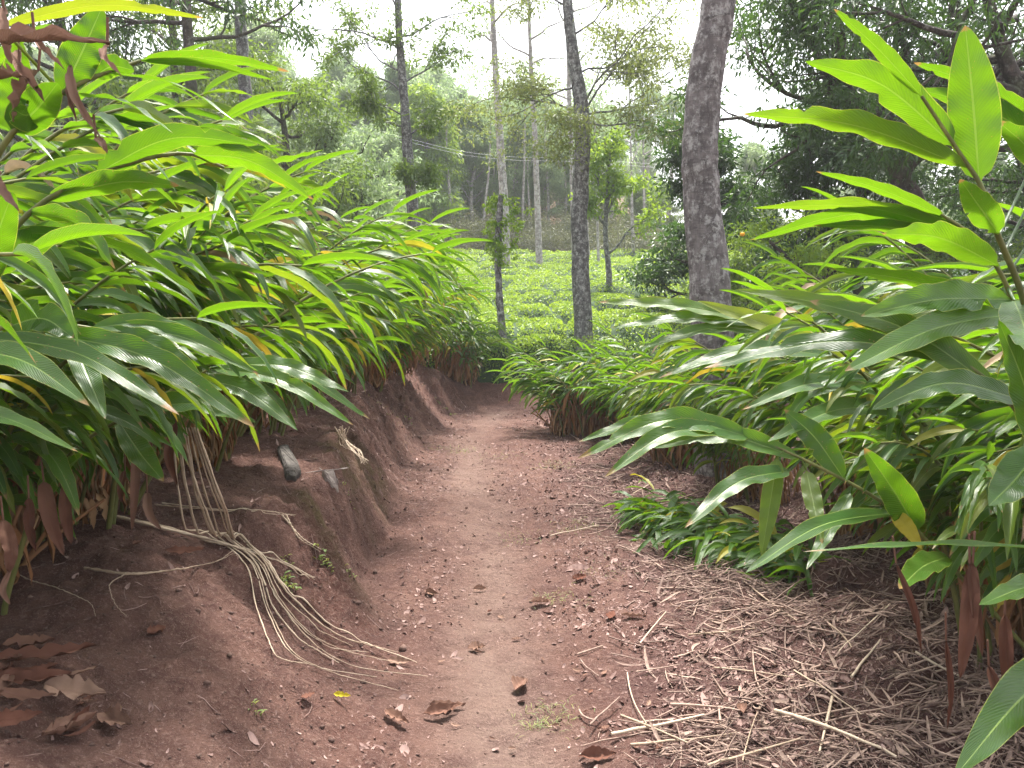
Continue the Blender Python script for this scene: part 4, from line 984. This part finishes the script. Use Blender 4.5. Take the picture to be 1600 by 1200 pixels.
# pale tall trees in the tea
def pale_tree(u, vb, pts, Y, label, seed, r=.15, crown=1.0, leaf='lf_euc_hazed'):
    x = (u - 800) / F_PX * Y
    tr = [np.array([x, Y, Ts(x, Y) - .1])] + [at(a, b, Y) for a, b in pts]
    L = limbs_ring(np.random.default_rng(seed), .62, .98, int(9 * crown), 1.6, .9, .5)
    return make_tree('eucalyptus', label, 'tree', tr, np.linspace(r * .72, r * .2, 6), L, leaf, 'bark_pale', seed, per=15, rad=.55, size=.15, aspect=.25, group='pale-barked trees standing in the tea', droop=.7, depth=1, kids=(1, 2))
pale_tree(791, 415, [(788, 330), (780, 200), (773, 90), (768, -30), (765, -180)], 29, 'white-barked tree rising behind the vine-wrapped trunk', 41, .26)
pale_tree(843, 403, [(840, 330), (836, 220), (830, 110), (826, 0), (822, -160)], 32, 'straight white-barked tree in the middle of the tea, behind the airy crown', 42, .20)
pale_tree(899, 395, [(897, 330), (894, 250), (890, 180), (888, 40), (886, -100)], 34, 'white-barked tree half hidden behind the lichen-spotted trunk', 43, .24)
pale_tree(935, 412, [(934, 370), (933, 330), (932, 290), (931, 260)], 31, 'short thin white trunk standing alone at the top of the tea', 44, .085, .3)
pale_tree(920, 395, [(918, 370), (916, 320), (915, 260), (914, 200)], 35, 'thin white trunk close behind the lichen-spotted one', 45, .10, .4)
pale_tree(989, 410, [(988, 360), (987, 300), (985, 200), (983, 120)], 36, 'thin pale trunk at the top edge of the tea near the dark trees', 46, .12, .6)
pale_tree(1008, 400, [(1007, 350), (1006, 280), (1005, 200), (1004, 150)], 40, 'faint tall thin tree against the white sky', 47, .12, .6)

# small bright tree in the tea
x0 = (952 - 800) / F_PX * 22
tr = [np.array([x0, 22, Ts(x0, 22) - .1])] + [at(a, b, 22) for a, b in [(951, 420), (946, 370), (947, 330), (950, 290), (952, 250)]]
make_tree('young_tree', 'small bright-green round-crowned tree with thin forked trunk standing in the tea', 'tree', tr, [.10, .08, .07, .06, .05, .03],
    [(.5, (-.5, 0, .8), .7), (.55, (.6, .2, .8), .8), (.7, (-.7, .3, .5), .8), (.72, (.8, -.2, .5), .8), (.85, (0, -.5, .8), .7), (.95, (.3, .3, 1), .6), (.9, (-.6, -.2, .6), .7), (.62, (.3, -.7, .4), .7), (.3, (.9, 0, .9), 1.5)],
    'lf_lite', 'bark_mid', 51, per=42, rad=.34, size=.14, aspect=.45, depth=1, kids=(2, 3))

# vine-wrapped thin trunk at the bend
tr = [ground_at(793, 574) - [0, 0, .1]] ; Yv = tr[0][1]
tr += [at(785, 520, Yv), at(779, 440, Yv), at(778, 380, Yv), at(781, 330, Yv), at(783, 305, Yv)]
make_tree('thin_trunk', 'thin grey crooked trunk standing on the bank end where the path bends', 'tree', tr, [.075, .07, .06, .06, .055, .045], [], 'lf_mid', 'bark_mid', 52, seg=14)
def vine():
    rs = np.random.default_rng(53); mb = MB(); b = at(779, 415, Yv)
    pts = []
    for k in range(60):
        v = rs.uniform(308, 414); wd = np.interp(v, [312, 340, 380, 412], [16, 20, 16, 7]); pts.append(at(781 + rs.normal() * wd * .75, v, Yv + rs.normal() * .14))
    pts += [at(806 + rs.normal() * 7, 348 + rs.normal() * 16, Yv) for k in range(9)]
    e = empty('climbing_vine', b, 'bushy green vine wrapped round the thin crooked trunk', 'vine')
    clusters(mb, pts, rs, 26, .11, .075, .45, .5); mb.build('foliage', M['lf_lite'], e, loc=b, smooth=False)
    mb = MB(); k = np.linspace(0, 1, 60); P = np.array([at(779 + 4.5 * math.sin(q * 26), 574 - 250 * q, Yv + .07 * math.cos(q * 26)) for q in k]); tube(mb, P, .008, 5, (.5, 0, 0, 1)); mb.build('stem', M['bark_dark'], e, loc=b)
vine()

# left background trees behind the bank row
tr = grounded(300, 15, (300, 200, 0), (298, 120, 0), (292, 30, 0), (288, -100, 0), (285, -300, 0))
make_tree('mango_tree', 'dark slim trunk with dark crown behind the bank row, leftmost behind the leaves', 'tree', tr, [.14, .11, .10, .09, .07, .05],
    limbs_ring(rt, .55, .95, 10, 1.7, 1.2, .25), 'lf_dark', 'bark_dark', 61, per=34, rad=.42, size=.16, aspect=.28, droop=.8, depth=1, kids=(2, 3))
tr = grounded(388, 17, (386, 200, 0), (380, 110, 0), (376, 20, 0), (372, -90, 0), (370, -300, 0))
make_tree('slim_tree', 'bare grey trunk behind the bank row next to the dark slim one', 'tree', tr, [.16, .14, .125, .12, .11, .08],
    limbs_ring(rt, .75, .98, 7, 1.2, .9, .4), 'lf_mid', 'bark_mid', 62, per=14, rad=.4, size=.13, depth=1)
for k, (x, Y, h, lab, lm) in enumerate([(-7.6, 18, 8.5, 'leafy mid-green tree filling the gap behind the two slim trunks', 'lf_mid'), (-5.6, 19.5, 5.6, 'bushy green tree to the right of the bare grey trunk', 'lf_mid'),
        (-8.4, 15, 8.0, 'dark leafy tree behind the top of the bank row at the photo edge', 'lf_dark'), (-4.3, 21, 4.0, 'low bushy tree behind the bank row near the slim dark tree', 'lf_euc_hazed'),
        (-5.6, 13.5, 4.0, 'low leafy tree close behind the bank row', 'lf_mid')]):
    z = Ts(x, Y); rs_ = np.random.default_rng(70 + k)
    tr = [np.array([x, Y, z - .1]), np.array([x + .1, Y, z + h * .35]), np.array([x + .15, Y, z + h * .7]), np.array([x, Y, z + h])]
    make_tree('leafy_tree', lab, 'tree', tr, [.15, .12, .09, .04], limbs_ring(rs_, .15, .98, 22, 1.9, .9, .25), lm, 'bark_dark', 72 + k, per=60, rad=.5, size=.15, aspect=.3, droop=.5, depth=1, kids=(2, 3))

# right background: dense dark trees
def dense_tree(x, Y, h, w, label, seed, lm='lf_dark', per=60, size=.14, z0=None, nl=18, f0=.18, cat='tree', name='leafy_tree', bark='bark_dark', rad=.42, group=None, extra=()):
    z = Ts(x, Y) if z0 is None else z0; rs_ = np.random.default_rng(seed)
    tr = [np.array([x, Y, z - .1]), np.array([x + rs_.normal() * .2, Y, z + h * .35]), np.array([x + rs_.normal() * .3, Y, z + h * .7]), np.array([x + rs_.normal() * .3, Y, z + h * .95])]
    return make_tree(name, label, cat, tr, [.045 * h ** .6, .035 * h ** .6, .025 * h ** .6, .012 * h ** .6], limbs_ring(rs_, f0, .98, nl, w, w * .5, .22), lm, bark, seed, per=per, rad=rad, size=size, aspect=.36, droop=.4, depth=1, kids=(2, 3), group=group, extra_tips=extra)
dense_tree(4.0, 17, 4.2, 1.0, 'dense dark-green tree just left of the thick mottled trunk', 81, per=75)
dense_tree(5.6, 16, 4.4, 1.2, 'dark tree showing just right of the thick mottled trunk', 82, per=75)
dense_tree(7.2, 16, 5.6, 1.6, 'dark round tree behind the spreading tree', 83, per=75)
dense_tree(10.5, 16, 5.2, 1.7, 'tall dark tree behind the upright leaf on the straw side', 84, per=75, nl=26)
dense_tree(12.5, 14, 6.0, 1.8, 'dark tree at the photo edge on the straw side', 85, per=75, nl=26)
for k, (x, Y, h, w, lab, lm) in enumerate([(3.35, 12.6, 2.1, .6, 'glossy citrus bush left of the thick mottled trunk, lower part', 'lf_mid'), (4.2, 11.8, 2.5, .85, 'citrus bush bearing a single orange fruit, right of the thick trunk', 'lf_lite'),
        (6.6, 12.0, 2.0, .8, 'thin twiggy citrus bush behind the level cardamom leaves', 'lf_mid'), (8.0, 11.5, 2.2, .8, 'citrus bush nearest the photo edge on the straw side', 'lf_mid')]):
    dense_tree(x, Y, h, w, lab, 90 + k, lm, per=44, size=.085, nl=16, f0=.12, cat='bush', name='citrus_bush', rad=.26, extra=[at(1160 + 14 * math.sin(q * 2), 372 + 12 * math.cos(q * 3), 11.15 + .1 * q) for q in range(7)] if k == 1 else ())
def fruit(u, v, Y, label):
    import bmesh
    bm = bmesh.new(); bmesh.ops.create_uvsphere(bm, u_segments=20, v_segments=14, radius=.034)
    for v_ in bm.verts: v_.co.z *= .92 - .12 * max(0, 1 - (v_.co.xy.length / .02)) * (1 if v_.co.z > 0 else .5)
    me = bpy.data.meshes.new('orange_fruit'); bm.to_mesh(me); bm.free(); me.materials.append(M['orange'])
    for p in me.polygons: p.use_smooth = True
    o = bpy.data.objects.new('orange_fruit', me); C.objects.link(o); o.location = at(u, v, Y); tag(o, label, 'fruit')
fruit(1160, 366, 11.0, 'single orange fruit hanging in the citrus bush right of the thick trunk')

# spreading tree with dark limbs, upper right
Ys = 12.5
tr = [np.array([(1455 - 800) / F_PX * Ys, Ys, Ts((1455 - 800) / F_PX * Ys, Ys) - .1]), at(1440, 380, Ys), at(1412, 290, Ys), at(1380, 235, Ys), at(1340, 200, Ys), at(1300, 165, Ys)]
make_tree('spreading_tree', 'big spreading tree with dark bent limbs and see-through crown overhanging the straw side', 'tree', tr, [.26, .22, .17, .13, .09, .06],
    [(.55, (.5, -.1, .9), 2.3), (.6, (.1, .1, 1), 2.2), (.68, (-.6, 0, .8), 2.1), (.75, (.4, .2, 1), 2.0), (.8, (-.9, .1, .35), 1.9), (.88, (-.2, -.3, 1), 1.8), (.97, (-.9, .1, .5), 1.7), (.99, (-.6, -.2, .8), 1.7),
     (.5, (1, 0, .7), 2.6), (.52, (.9, -.3, .3), 2.2), (.45, (.8, .3, .9), 2.6)],
    'lf_dark', 'bark_dark', 101, per=38, rad=.42, size=.13, aspect=.26, droop=.6, depth=2, kids=(2, 3), r2=.10)
Ys = 11
tr = [np.array([8.2, Ys, Ts(8.2, Ys)]), np.array([8.0, Ys, 2.2]), np.array([7.4, Ys, 3.6]), np.array([6.7, Ys, 4.8]), np.array([6.2, Ys, 6.2])]
make_tree('spreading_tree', 'overhanging tree whose crown fills the top corner above the upright leaf', 'tree', tr, [.2, .17, .14, .10, .05],
    limbs_ring(np.random.default_rng(5), .5, .98, 11, 2.0, 1.5, .15), 'lf_dark', 'bark_dark', 102, per=40, rad=.42, size=.13, aspect=.26, droop=.6, depth=2, kids=(2, 3), r2=.08)

# ------------------------------------------------------------------ tea
def build_tea():
    rs = np.random.default_rng(31)
    gaps = [(14.6, .6, .0), (16.4, .7, 2.0), (18.4, .7, 4.1), (20.6, .7, 6.6), (23.0, .6, 9.0), (25.6, .7, 12.5), (28.4, .7, 15.0), (31.4, .7, 17.7), (34.4, .6, 21.1)]
    def canopy(X, Y):
        h = .60 + .07 * fbm(X * .9, Y * .9, 3) + .022 * fbm(X * 3.4, Y * 3.4, 2)
        cellx = np.abs(np.sin(X * math.pi / 1.15 + 1.5 * vnoise(X * .4, Y * .8))); h = h - .20 * (1 - cellx) ** 4 
        for (y0, am, sd) in gaps:
            c = y0 + am * fbm(X * .22 + sd, X * 0 + sd, 3) + .06 * X
            on = sstep(fbm(X * .45 + sd * 2, X * 0 + 3 + sd, 2) * 2.2 + 1.0)
            h = h - .58 * np.exp(-((Y - c) / (.12 + .013 * Y)) ** 2) * on
        return h
    def front(X): return 13.3 + .18 * X + .3 * vnoise(X * .7, X * 0 + 4)
    xs = np.arange(-13, 22, .16); ys = np.concatenate([np.arange(13.0, 22, .10), np.arange(22, 38, .2)])
    X, Y = np.meshgrid(xs, ys, indexing='ij'); edge = sstep((Y - front(X)) / .25) * sstep((37.2 - Y) / .5) * sstep((X + 2.6 + .32 * (Y - 13) * .35) / .4)
    Z = T(X, Y, False) - .1 + (canopy(X, Y) * .92 + .1) * edge
    nx, ny = X.shape; i = np.arange(nx - 1)[:, None] * ny; j = np.arange(ny - 1)[None]
    f = np.stack([i + j, i + ny + j, i + ny + j + 1, i + j + 1], -1).reshape(-1, 4); keep = (edge.reshape(-1)[f] > .02).any(1)
    e = empty('tea_bushes', (0, 14, .5), 'clipped bright-green tea bushes filling the rising field beyond the bend', 'tea bushes'); e['kind'] = 'stuff'
    mb = MB(); mb.add(np.stack([X, Y, Z], -1).reshape(-1, 3), f[keep]); mb.build('dark_underlay', M['tea_in'], e, loc=(0, 14, .5))  # solid dark green sheet below the leaf layer, visible through the row gaps
    mb = MB(); n = 420000
    y = 13.1 + 24 * rs.random(n) ** 1.25; x = rs.uniform(-.42, .52, n) * y
    ed = sstep((y - front(x)) / .2) * sstep((37.2 - y) / .4) * sstep((x + 2.6 + .112 * (y - 13)) / .3); h = canopy(x, y)
    k = (rs.random(n) < ed) ; k &= rs.random(n) < np.clip((h - .34) / .20, .06, 1); x, y, h = x[k], y[k], h[k]; n = len(x)
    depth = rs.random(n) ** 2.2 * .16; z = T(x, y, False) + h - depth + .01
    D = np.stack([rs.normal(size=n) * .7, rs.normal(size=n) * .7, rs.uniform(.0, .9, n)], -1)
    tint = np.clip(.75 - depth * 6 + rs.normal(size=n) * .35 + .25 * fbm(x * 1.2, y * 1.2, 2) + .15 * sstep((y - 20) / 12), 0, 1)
    leafcards(mb, np.stack([x, y, z], -1), D, (.040 + .0014 * y) * rs.uniform(.7, 1.3, n), .42, rs, tint)
    # bush sides along the near edge
    m_ = 9000; x = rs.uniform(-3, 9, m_); y = front(x) + rs.uniform(-.05, .25, m_); z = T(x, y, False) + rs.random(m_) ** .7 * .55
    leafcards(mb, np.stack([x, y, z], -1), rs.normal(size=(m_, 3)) + [0, -.6, .2], .06 * rs.uniform(.7, 1.2, m_), .42, rs, rs.random(m_) * .3)
    mb.build('foliage', M['tea'], e, loc=(0, 14, .5), smooth=False)
build_tea()

# ------------------------------------------------------------------ far slope: brush and forest
def proto_tree(name, seed, h, w, lm, bark, per, rad, size, nl, f0=.25, aspect=.3, conic=True):
    rs = np.random.default_rng(seed)
    tr = [np.zeros(3), np.array([rs.normal() * .15, rs.normal() * .15, h * .4]), np.array([rs.normal() * .3, rs.normal() * .3, h * .75]), np.array([rs.normal() * .3, 0, h])]
    L = []
    for k in range(nl):
        q = k / (nl - 1); a = k * 2.4 + rs.random(); pr = math.sin(math.pi * min(1, .22 + .78 * q)) ** .7 if not conic else (1 - q) * .8 + .25
        L.append((f0 + (1 - f0) * q, (math.cos(a), math.sin(a), .35), w * pr))
    return make_tree(name, '', 'tree', tr, [.02 * h, .016 * h, .01 * h, .004 * h], L, lm, bark, seed, per=per, rad=rad, size=size, aspect=aspect, droop=.8, depth=1, kids=(2, 3), seg=8)
FP = [(proto_tree('forest_tree', 201, 11, 2.6, 'lf_euc_hazed', 'bark_pale', 95, .85, .30, 30, .28), 'hazy blue-green conical tree among many on the far forested slope'),
      (proto_tree('forest_tree', 202, 12, 2.3, 'lf_euc_hazed', 'bark_pale', 95, .85, .30, 30, .22, conic=False), 'hazy blue-green round-topped tree among many on the far forested slope'),
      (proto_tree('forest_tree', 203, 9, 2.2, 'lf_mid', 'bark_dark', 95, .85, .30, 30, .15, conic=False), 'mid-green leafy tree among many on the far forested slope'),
      (proto_tree('forest_tree', 204, 13, 1.5, 'lf_euc_hazed', 'bark_pale', 50, .7, .26, 18, .45, conic=False), 'tall thin-stemmed pale tree among many on the far forested slope'),
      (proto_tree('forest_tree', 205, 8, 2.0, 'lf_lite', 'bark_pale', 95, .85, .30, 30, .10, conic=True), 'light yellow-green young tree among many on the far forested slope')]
fused = set()
def plant(idx, x, y, s, rz, label=None, group='trees of the far forested slope'):
    p, lab = FP[idx]
    if idx in fused:
        o = p.copy(); C.objects.link(o)
        for ch in list(p.children):
            c = ch.copy(); C.objects.link(c); c.parent = o
    else: o = p; fused.add(idx)
    z = Ts(x, y); o.location = (x, y, z - .2); o.rotation_euler = (0, 0, rz); o.scale = (s, s, s * 1.0); o['label'] = label or lab; o['category'] = 'tree'; o['group'] = group
    return o
# deliberate silhouettes: (u of trunk, top v, Y, kind)
def plant_top(idx, u, v_top, Y, hp, label=None):
    x = (u - 800) / F_PX * Y; z = Ts(x, Y); top = at(u, v_top, Y)[2]; plant(idx, x, Y, max(.4, (top - z) / hp), rt.random() * 6, label)
HP = [11, 12, 9, 13, 8]
for (i_, u, v, Y, lab) in [(1, 405, 30, 46, 'tall hazy tree on the far slope beside the bare grey trunk, cut by the sky'), (1, 545, 92, 55, 'big round-topped hazy tree on the skyline left of the slim dark tree'),
    (0, 480, 140, 44, 'pale conical tree in front of the big round-topped hazy one'), (1, 672, 105, 60, 'hazy tree on the skyline just right of the slim dark tree'), (4, 655, 150, 42, 'light yellow-green tree right behind the slim dark trunk'),
    (1, 735, 165, 60, 'round hazy tree on the skyline left of the vine-wrapped trunk'), (0, 600, 220, 36, 'leafy light tree behind the lower slim dark trunk'), (0, 572, 205, 40, 'grey-green conical tree at the far end of the bank row'),
    (1, 810, 185, 58, None), (1, 870, 200, 60, None), (2, 700, 200, 46, None), (0, 450, 190, 40, None), (1, 520, 160, 62, None), (1, 625, 135, 66, None), (2, 770, 230, 50, None), (2, 920, 240, 48, None), (0, 955, 235, 60, None), (3, 985, 165, 70, None), (3, 1006, 140, 75, None), (3, 1040, 150, 72, None), (2, 1000, 300, 46, None), (2, 1035, 290, 52, None), (0, 850, 230, 48, None), (1, 505, 175, 50, None), (0, 562, 195, 46, None), (1, 615, 185, 50, None), (4, 645, 240, 41, None), (1, 692, 200, 50, None), (0, 742, 222, 47, None), (1, 800, 240, 50, None), (0, 480, 225, 38, None), (2, 530, 235, 42, None), (0, 615, 250, 40, None), (1, 425, 120, 50, None), (0, 680, 265, 42, None)]:
    plant_top(i_, u, v, Y, HP[i_], lab)
rs = np.random.default_rng(64); pts = []
for k in range(1500):
    Y = 44 + 76 * rs.random() ** 1.3; x = rs.uniform(-.62, .75) * Y
    if x / Y > .12 and rs.random() < .75: continue
    if any((x - a) ** 2 + (Y - b) ** 2 < 7 for a, b in pts): continue
    pts.append((x, Y)); 
    if len(pts) > 150: break
for x, Y in pts:
    idx = [1, 1, 0, 2, 1, 3][rs.integers(6)]
    plant(idx, x, Y, rs.uniform(.55, .85) * (.75 if x / Y > .05 else 1), rs.random() * 6)
# slender bare plantation stems at the forest edge
def stem_proto():
    mb = MB(); r_ = np.random.default_rng(2)
    P = smooth_path([(0, 0, 0), (.08, 0, 2.2), (.0, .05, 4.5), (.1, 0, 7)], 14); tube(mb, P, np.linspace(.09, .04, 14), 7, (.5, 0, 0, 1))
    e = empty('plantation_sapling', (0, 0, 0)); mb.build('trunk', M['bark_pale'], e)
    mb = MB(); clusters(mb, [P[-1] + r_.normal(size=3) * [.5, .5, .9] for k in range(22)], r_, 26, .5, .22, .3, .7); mb.build('crown', M['lf_euc_hazed'], e, smooth=False); return e
sp = stem_proto()
for k in range(30):
    u = rs.uniform(700, 960); Y = rs.uniform(41, 52); x = (u - 800) / F_PX * Y
    if k == 0: o = sp
    else:
        o = sp.copy(); C.objects.link(o)
        for ch in list(sp.children):
            c = ch.copy(); C.objects.link(c); c.parent = o
    o.location = (x, Y, Ts(x, Y) - .1); o.rotation_euler = (rs.normal() * .03, rs.normal() * .03, rs.random() * 6); s = rs.uniform(.75, 1.15); o.scale = (s, s, s)
    tag(o, 'slender pale sapling in the plantation row behind the brush', 'tree', 'plantation saplings behind the brush')
# brush between tea and forest
def brush_proto(seed, lm, r_=1.0):
    rs_ = np.random.default_rng(seed); mb = MB(); pts = [np.array([rs_.normal() * .75, rs_.normal() * .6, abs(rs_.normal()) * .45 + .25]) for k in range(46)]
    e = empty('shrub', (0, 0, 0)); clusters(mb, pts, rs_, 46, .34, .11, .32, .1, .8, 0); mb.build('foliage', M[lm], e, smooth=False)
    mb = MB()
    for p in pts[:26]: tube(mb, smooth_path([(p[0] * .15, p[1] * .15, 0), p * [.6, .6, .6], p], 6), np.linspace(.02, .006, 6), 4, (.5, 0, 0, 1), cap=False)
    mb.build('stems', M['bark_mid'], e); return e
M['lf_brush'] = leaf_material('brush_leaf', (.065, .085, .045), (.14, .18, .06), .25, .6, veins=False)
BP = [brush_proto(3, 'lf_brush'), brush_proto(4, 'lf_brush'), brush_proto(5, 'lf_mid')]; bu = set()
for k in range(95):
    Y = rs.uniform(37.6, 43) if k < 62 else rs.uniform(43, 50); u = rs.uniform(600, 1090); x = (u - 800) / F_PX * Y; i_ = [0, 0, 1, 1, 2][rs.integers(5)]; p = BP[i_]
    if i_ in bu:
        o = p.copy(); C.objects.link(o)
        for ch in list(p.children):
            c = ch.copy(); C.objects.link(c); c.parent = o
    else: o = p; bu.add(i_)
    o.location = (x, Y, Ts(x, Y) - .05); s = rs.uniform(.7, 1.25); o.scale = (s * 1.2, s * 1.2, s * 1.1); o.rotation_euler = (0, 0, rs.random() * 6)
    tag(o, 'low scrubby grey-green shrub in the belt between the tea and the forest', 'shrub', 'shrubs between tea and forest')
# dark shrub at the left end of the tea
for k, (u, Y, s, lab) in enumerate([(700, 17.5, .85, 'dark shrub at the end of the bank row beside the slim dark trunk'), (640, 18.5, 1.1, 'dark shrub behind the foot of the slim dark trunk'), (590, 17, 1.1, 'leafy shrub behind the top of the bank row')]):
    p = BP[2]; o = p.copy(); C.objects.link(o)
    for ch in list(p.children):
        c = ch.copy(); C.objects.link(c); c.parent = o
    x = (u - 800) / F_PX * Y; o.location = (x, Y, Ts(x, Y) - .05); o.scale = (s, s, s * 1.2); tag(o, lab, 'shrub', 'shrubs behind the bank row')

# power lines
for k, dv in enumerate((0, 5)):
    P = [at(u, v + dv, Y) for u, v, Y in [(300, 130, 46), (510, 183, 41), (640, 217, 38), (720, 236, 36), (800, 245, 34), (900, 248, 32), (1100, 262, 29)]]
    mb = MB(); tube(mb, smooth_path(P, 50), .005, 5); tag(mb.build('power_line', M['wire'], loc=P[0]), ['upper overhead wire sagging in front of the hazy forest', 'lower overhead wire sagging in front of the hazy forest'][k], 'wire', 'overhead wires before the forest')

# ------------------------------------------------------------------ haze
def haze(dens=.0012):
    import bmesh
    bm = bmesh.new(); bmesh.ops.create_cube(bm, size=1.0)
    for v in bm.verts: v.co = Vector((v.co.x * 300, v.co.y * 210 + 82, v.co.z * 50 + 22))
    me = bpy.data.meshes.new('haze'); bm.to_mesh(me); bm.free()
    m, nt = mat('haze_air'); vol = nt.nodes.new('ShaderNodeVolumePrincipled'); vol.inputs['Color'].default_value = (.93, .96, 1, 1); vol.inputs['Density'].default_value = dens; vol.inputs['Anisotropy'].default_value = 0
    o = nt.nodes.new('ShaderNodeOutputMaterial'); nt.links.new(vol.outputs[0], o.inputs['Volume']); me.materials.append(m)
    ob = bpy.data.objects.new('haze', me); C.objects.link(ob); ob['kind'] = 'stuff'; ob['label'] = 'thin pale haze over the far slope'; ob['category'] = 'haze'
HAZE = 1
if HAZE: haze()

# ------------------------------------------------------------------ world, sun, camera
sc = bpy.context.scene
w = bpy.data.worlds.new('World'); sc.world = w; w.use_nodes = True; nt = w.node_tree; nt.nodes.clear(); n = N(nt)
SD = nrm(np.array([.05, .42, 1.0])); el = math.asin(SD[2]); rot = math.atan2(SD[0], SD[1])
sky = n('ShaderNodeTexSky'); sky.sky_type = 'NISHITA'; sky.sun_disc = False; sky.sun_elevation = el; sky.sun_rotation = rot; sky.dust_density = 4; sky.air_density = 1.0
hs = n('ShaderNodeHueSaturation', {'Saturation': .22, 'Value': 1.0, 'Color': sky.outputs[0]})
bg = n('ShaderNodeBackground', {'Color': hs.outputs[0], 'Strength': .15}); o = nt.nodes.new('ShaderNodeOutputWorld'); nt.links.new(bg.outputs[0], o.inputs[0])
sl = bpy.data.lights.new('sun', 'SUN'); sl.energy = 3.4; sl.angle = R(9); sl.color = (1, .95, .88)
so = bpy.data.objects.new('sun', sl); C.objects.link(so); so.rotation_euler = Vector(-SD).to_track_quat('-Z', 'Y').to_euler(); so.location = (0, 0, 40)
cam = bpy.data.cameras.new('camera'); co = bpy.data.objects.new('camera', cam); C.objects.link(co); co.location = (0, 0, CAMZ); co.rotation_euler = (math.pi / 2 - PITCH, 0, 0)
cam.sensor_width = 36; cam.lens = 36 * F_PX / 1600; cam.clip_start = .05; cam.clip_end = 1500
sc.camera = co
sc.view_settings.view_transform = 'Standard'; sc.view_settings.look = 'None'; sc.view_settings.exposure = 1.9; sc.view_settings.gamma = 1
sc.render.engine = 'CYCLES'; sc.cycles.max_bounces = 6; sc.cycles.diffuse_bounces = 2; sc.cycles.transmission_bounces = 5; sc.cycles.volume_bounces = 1; sc.cycles.glossy_bounces = 2
sc.cycles.use_denoising = True; sc.cycles.volume_step_rate = 4
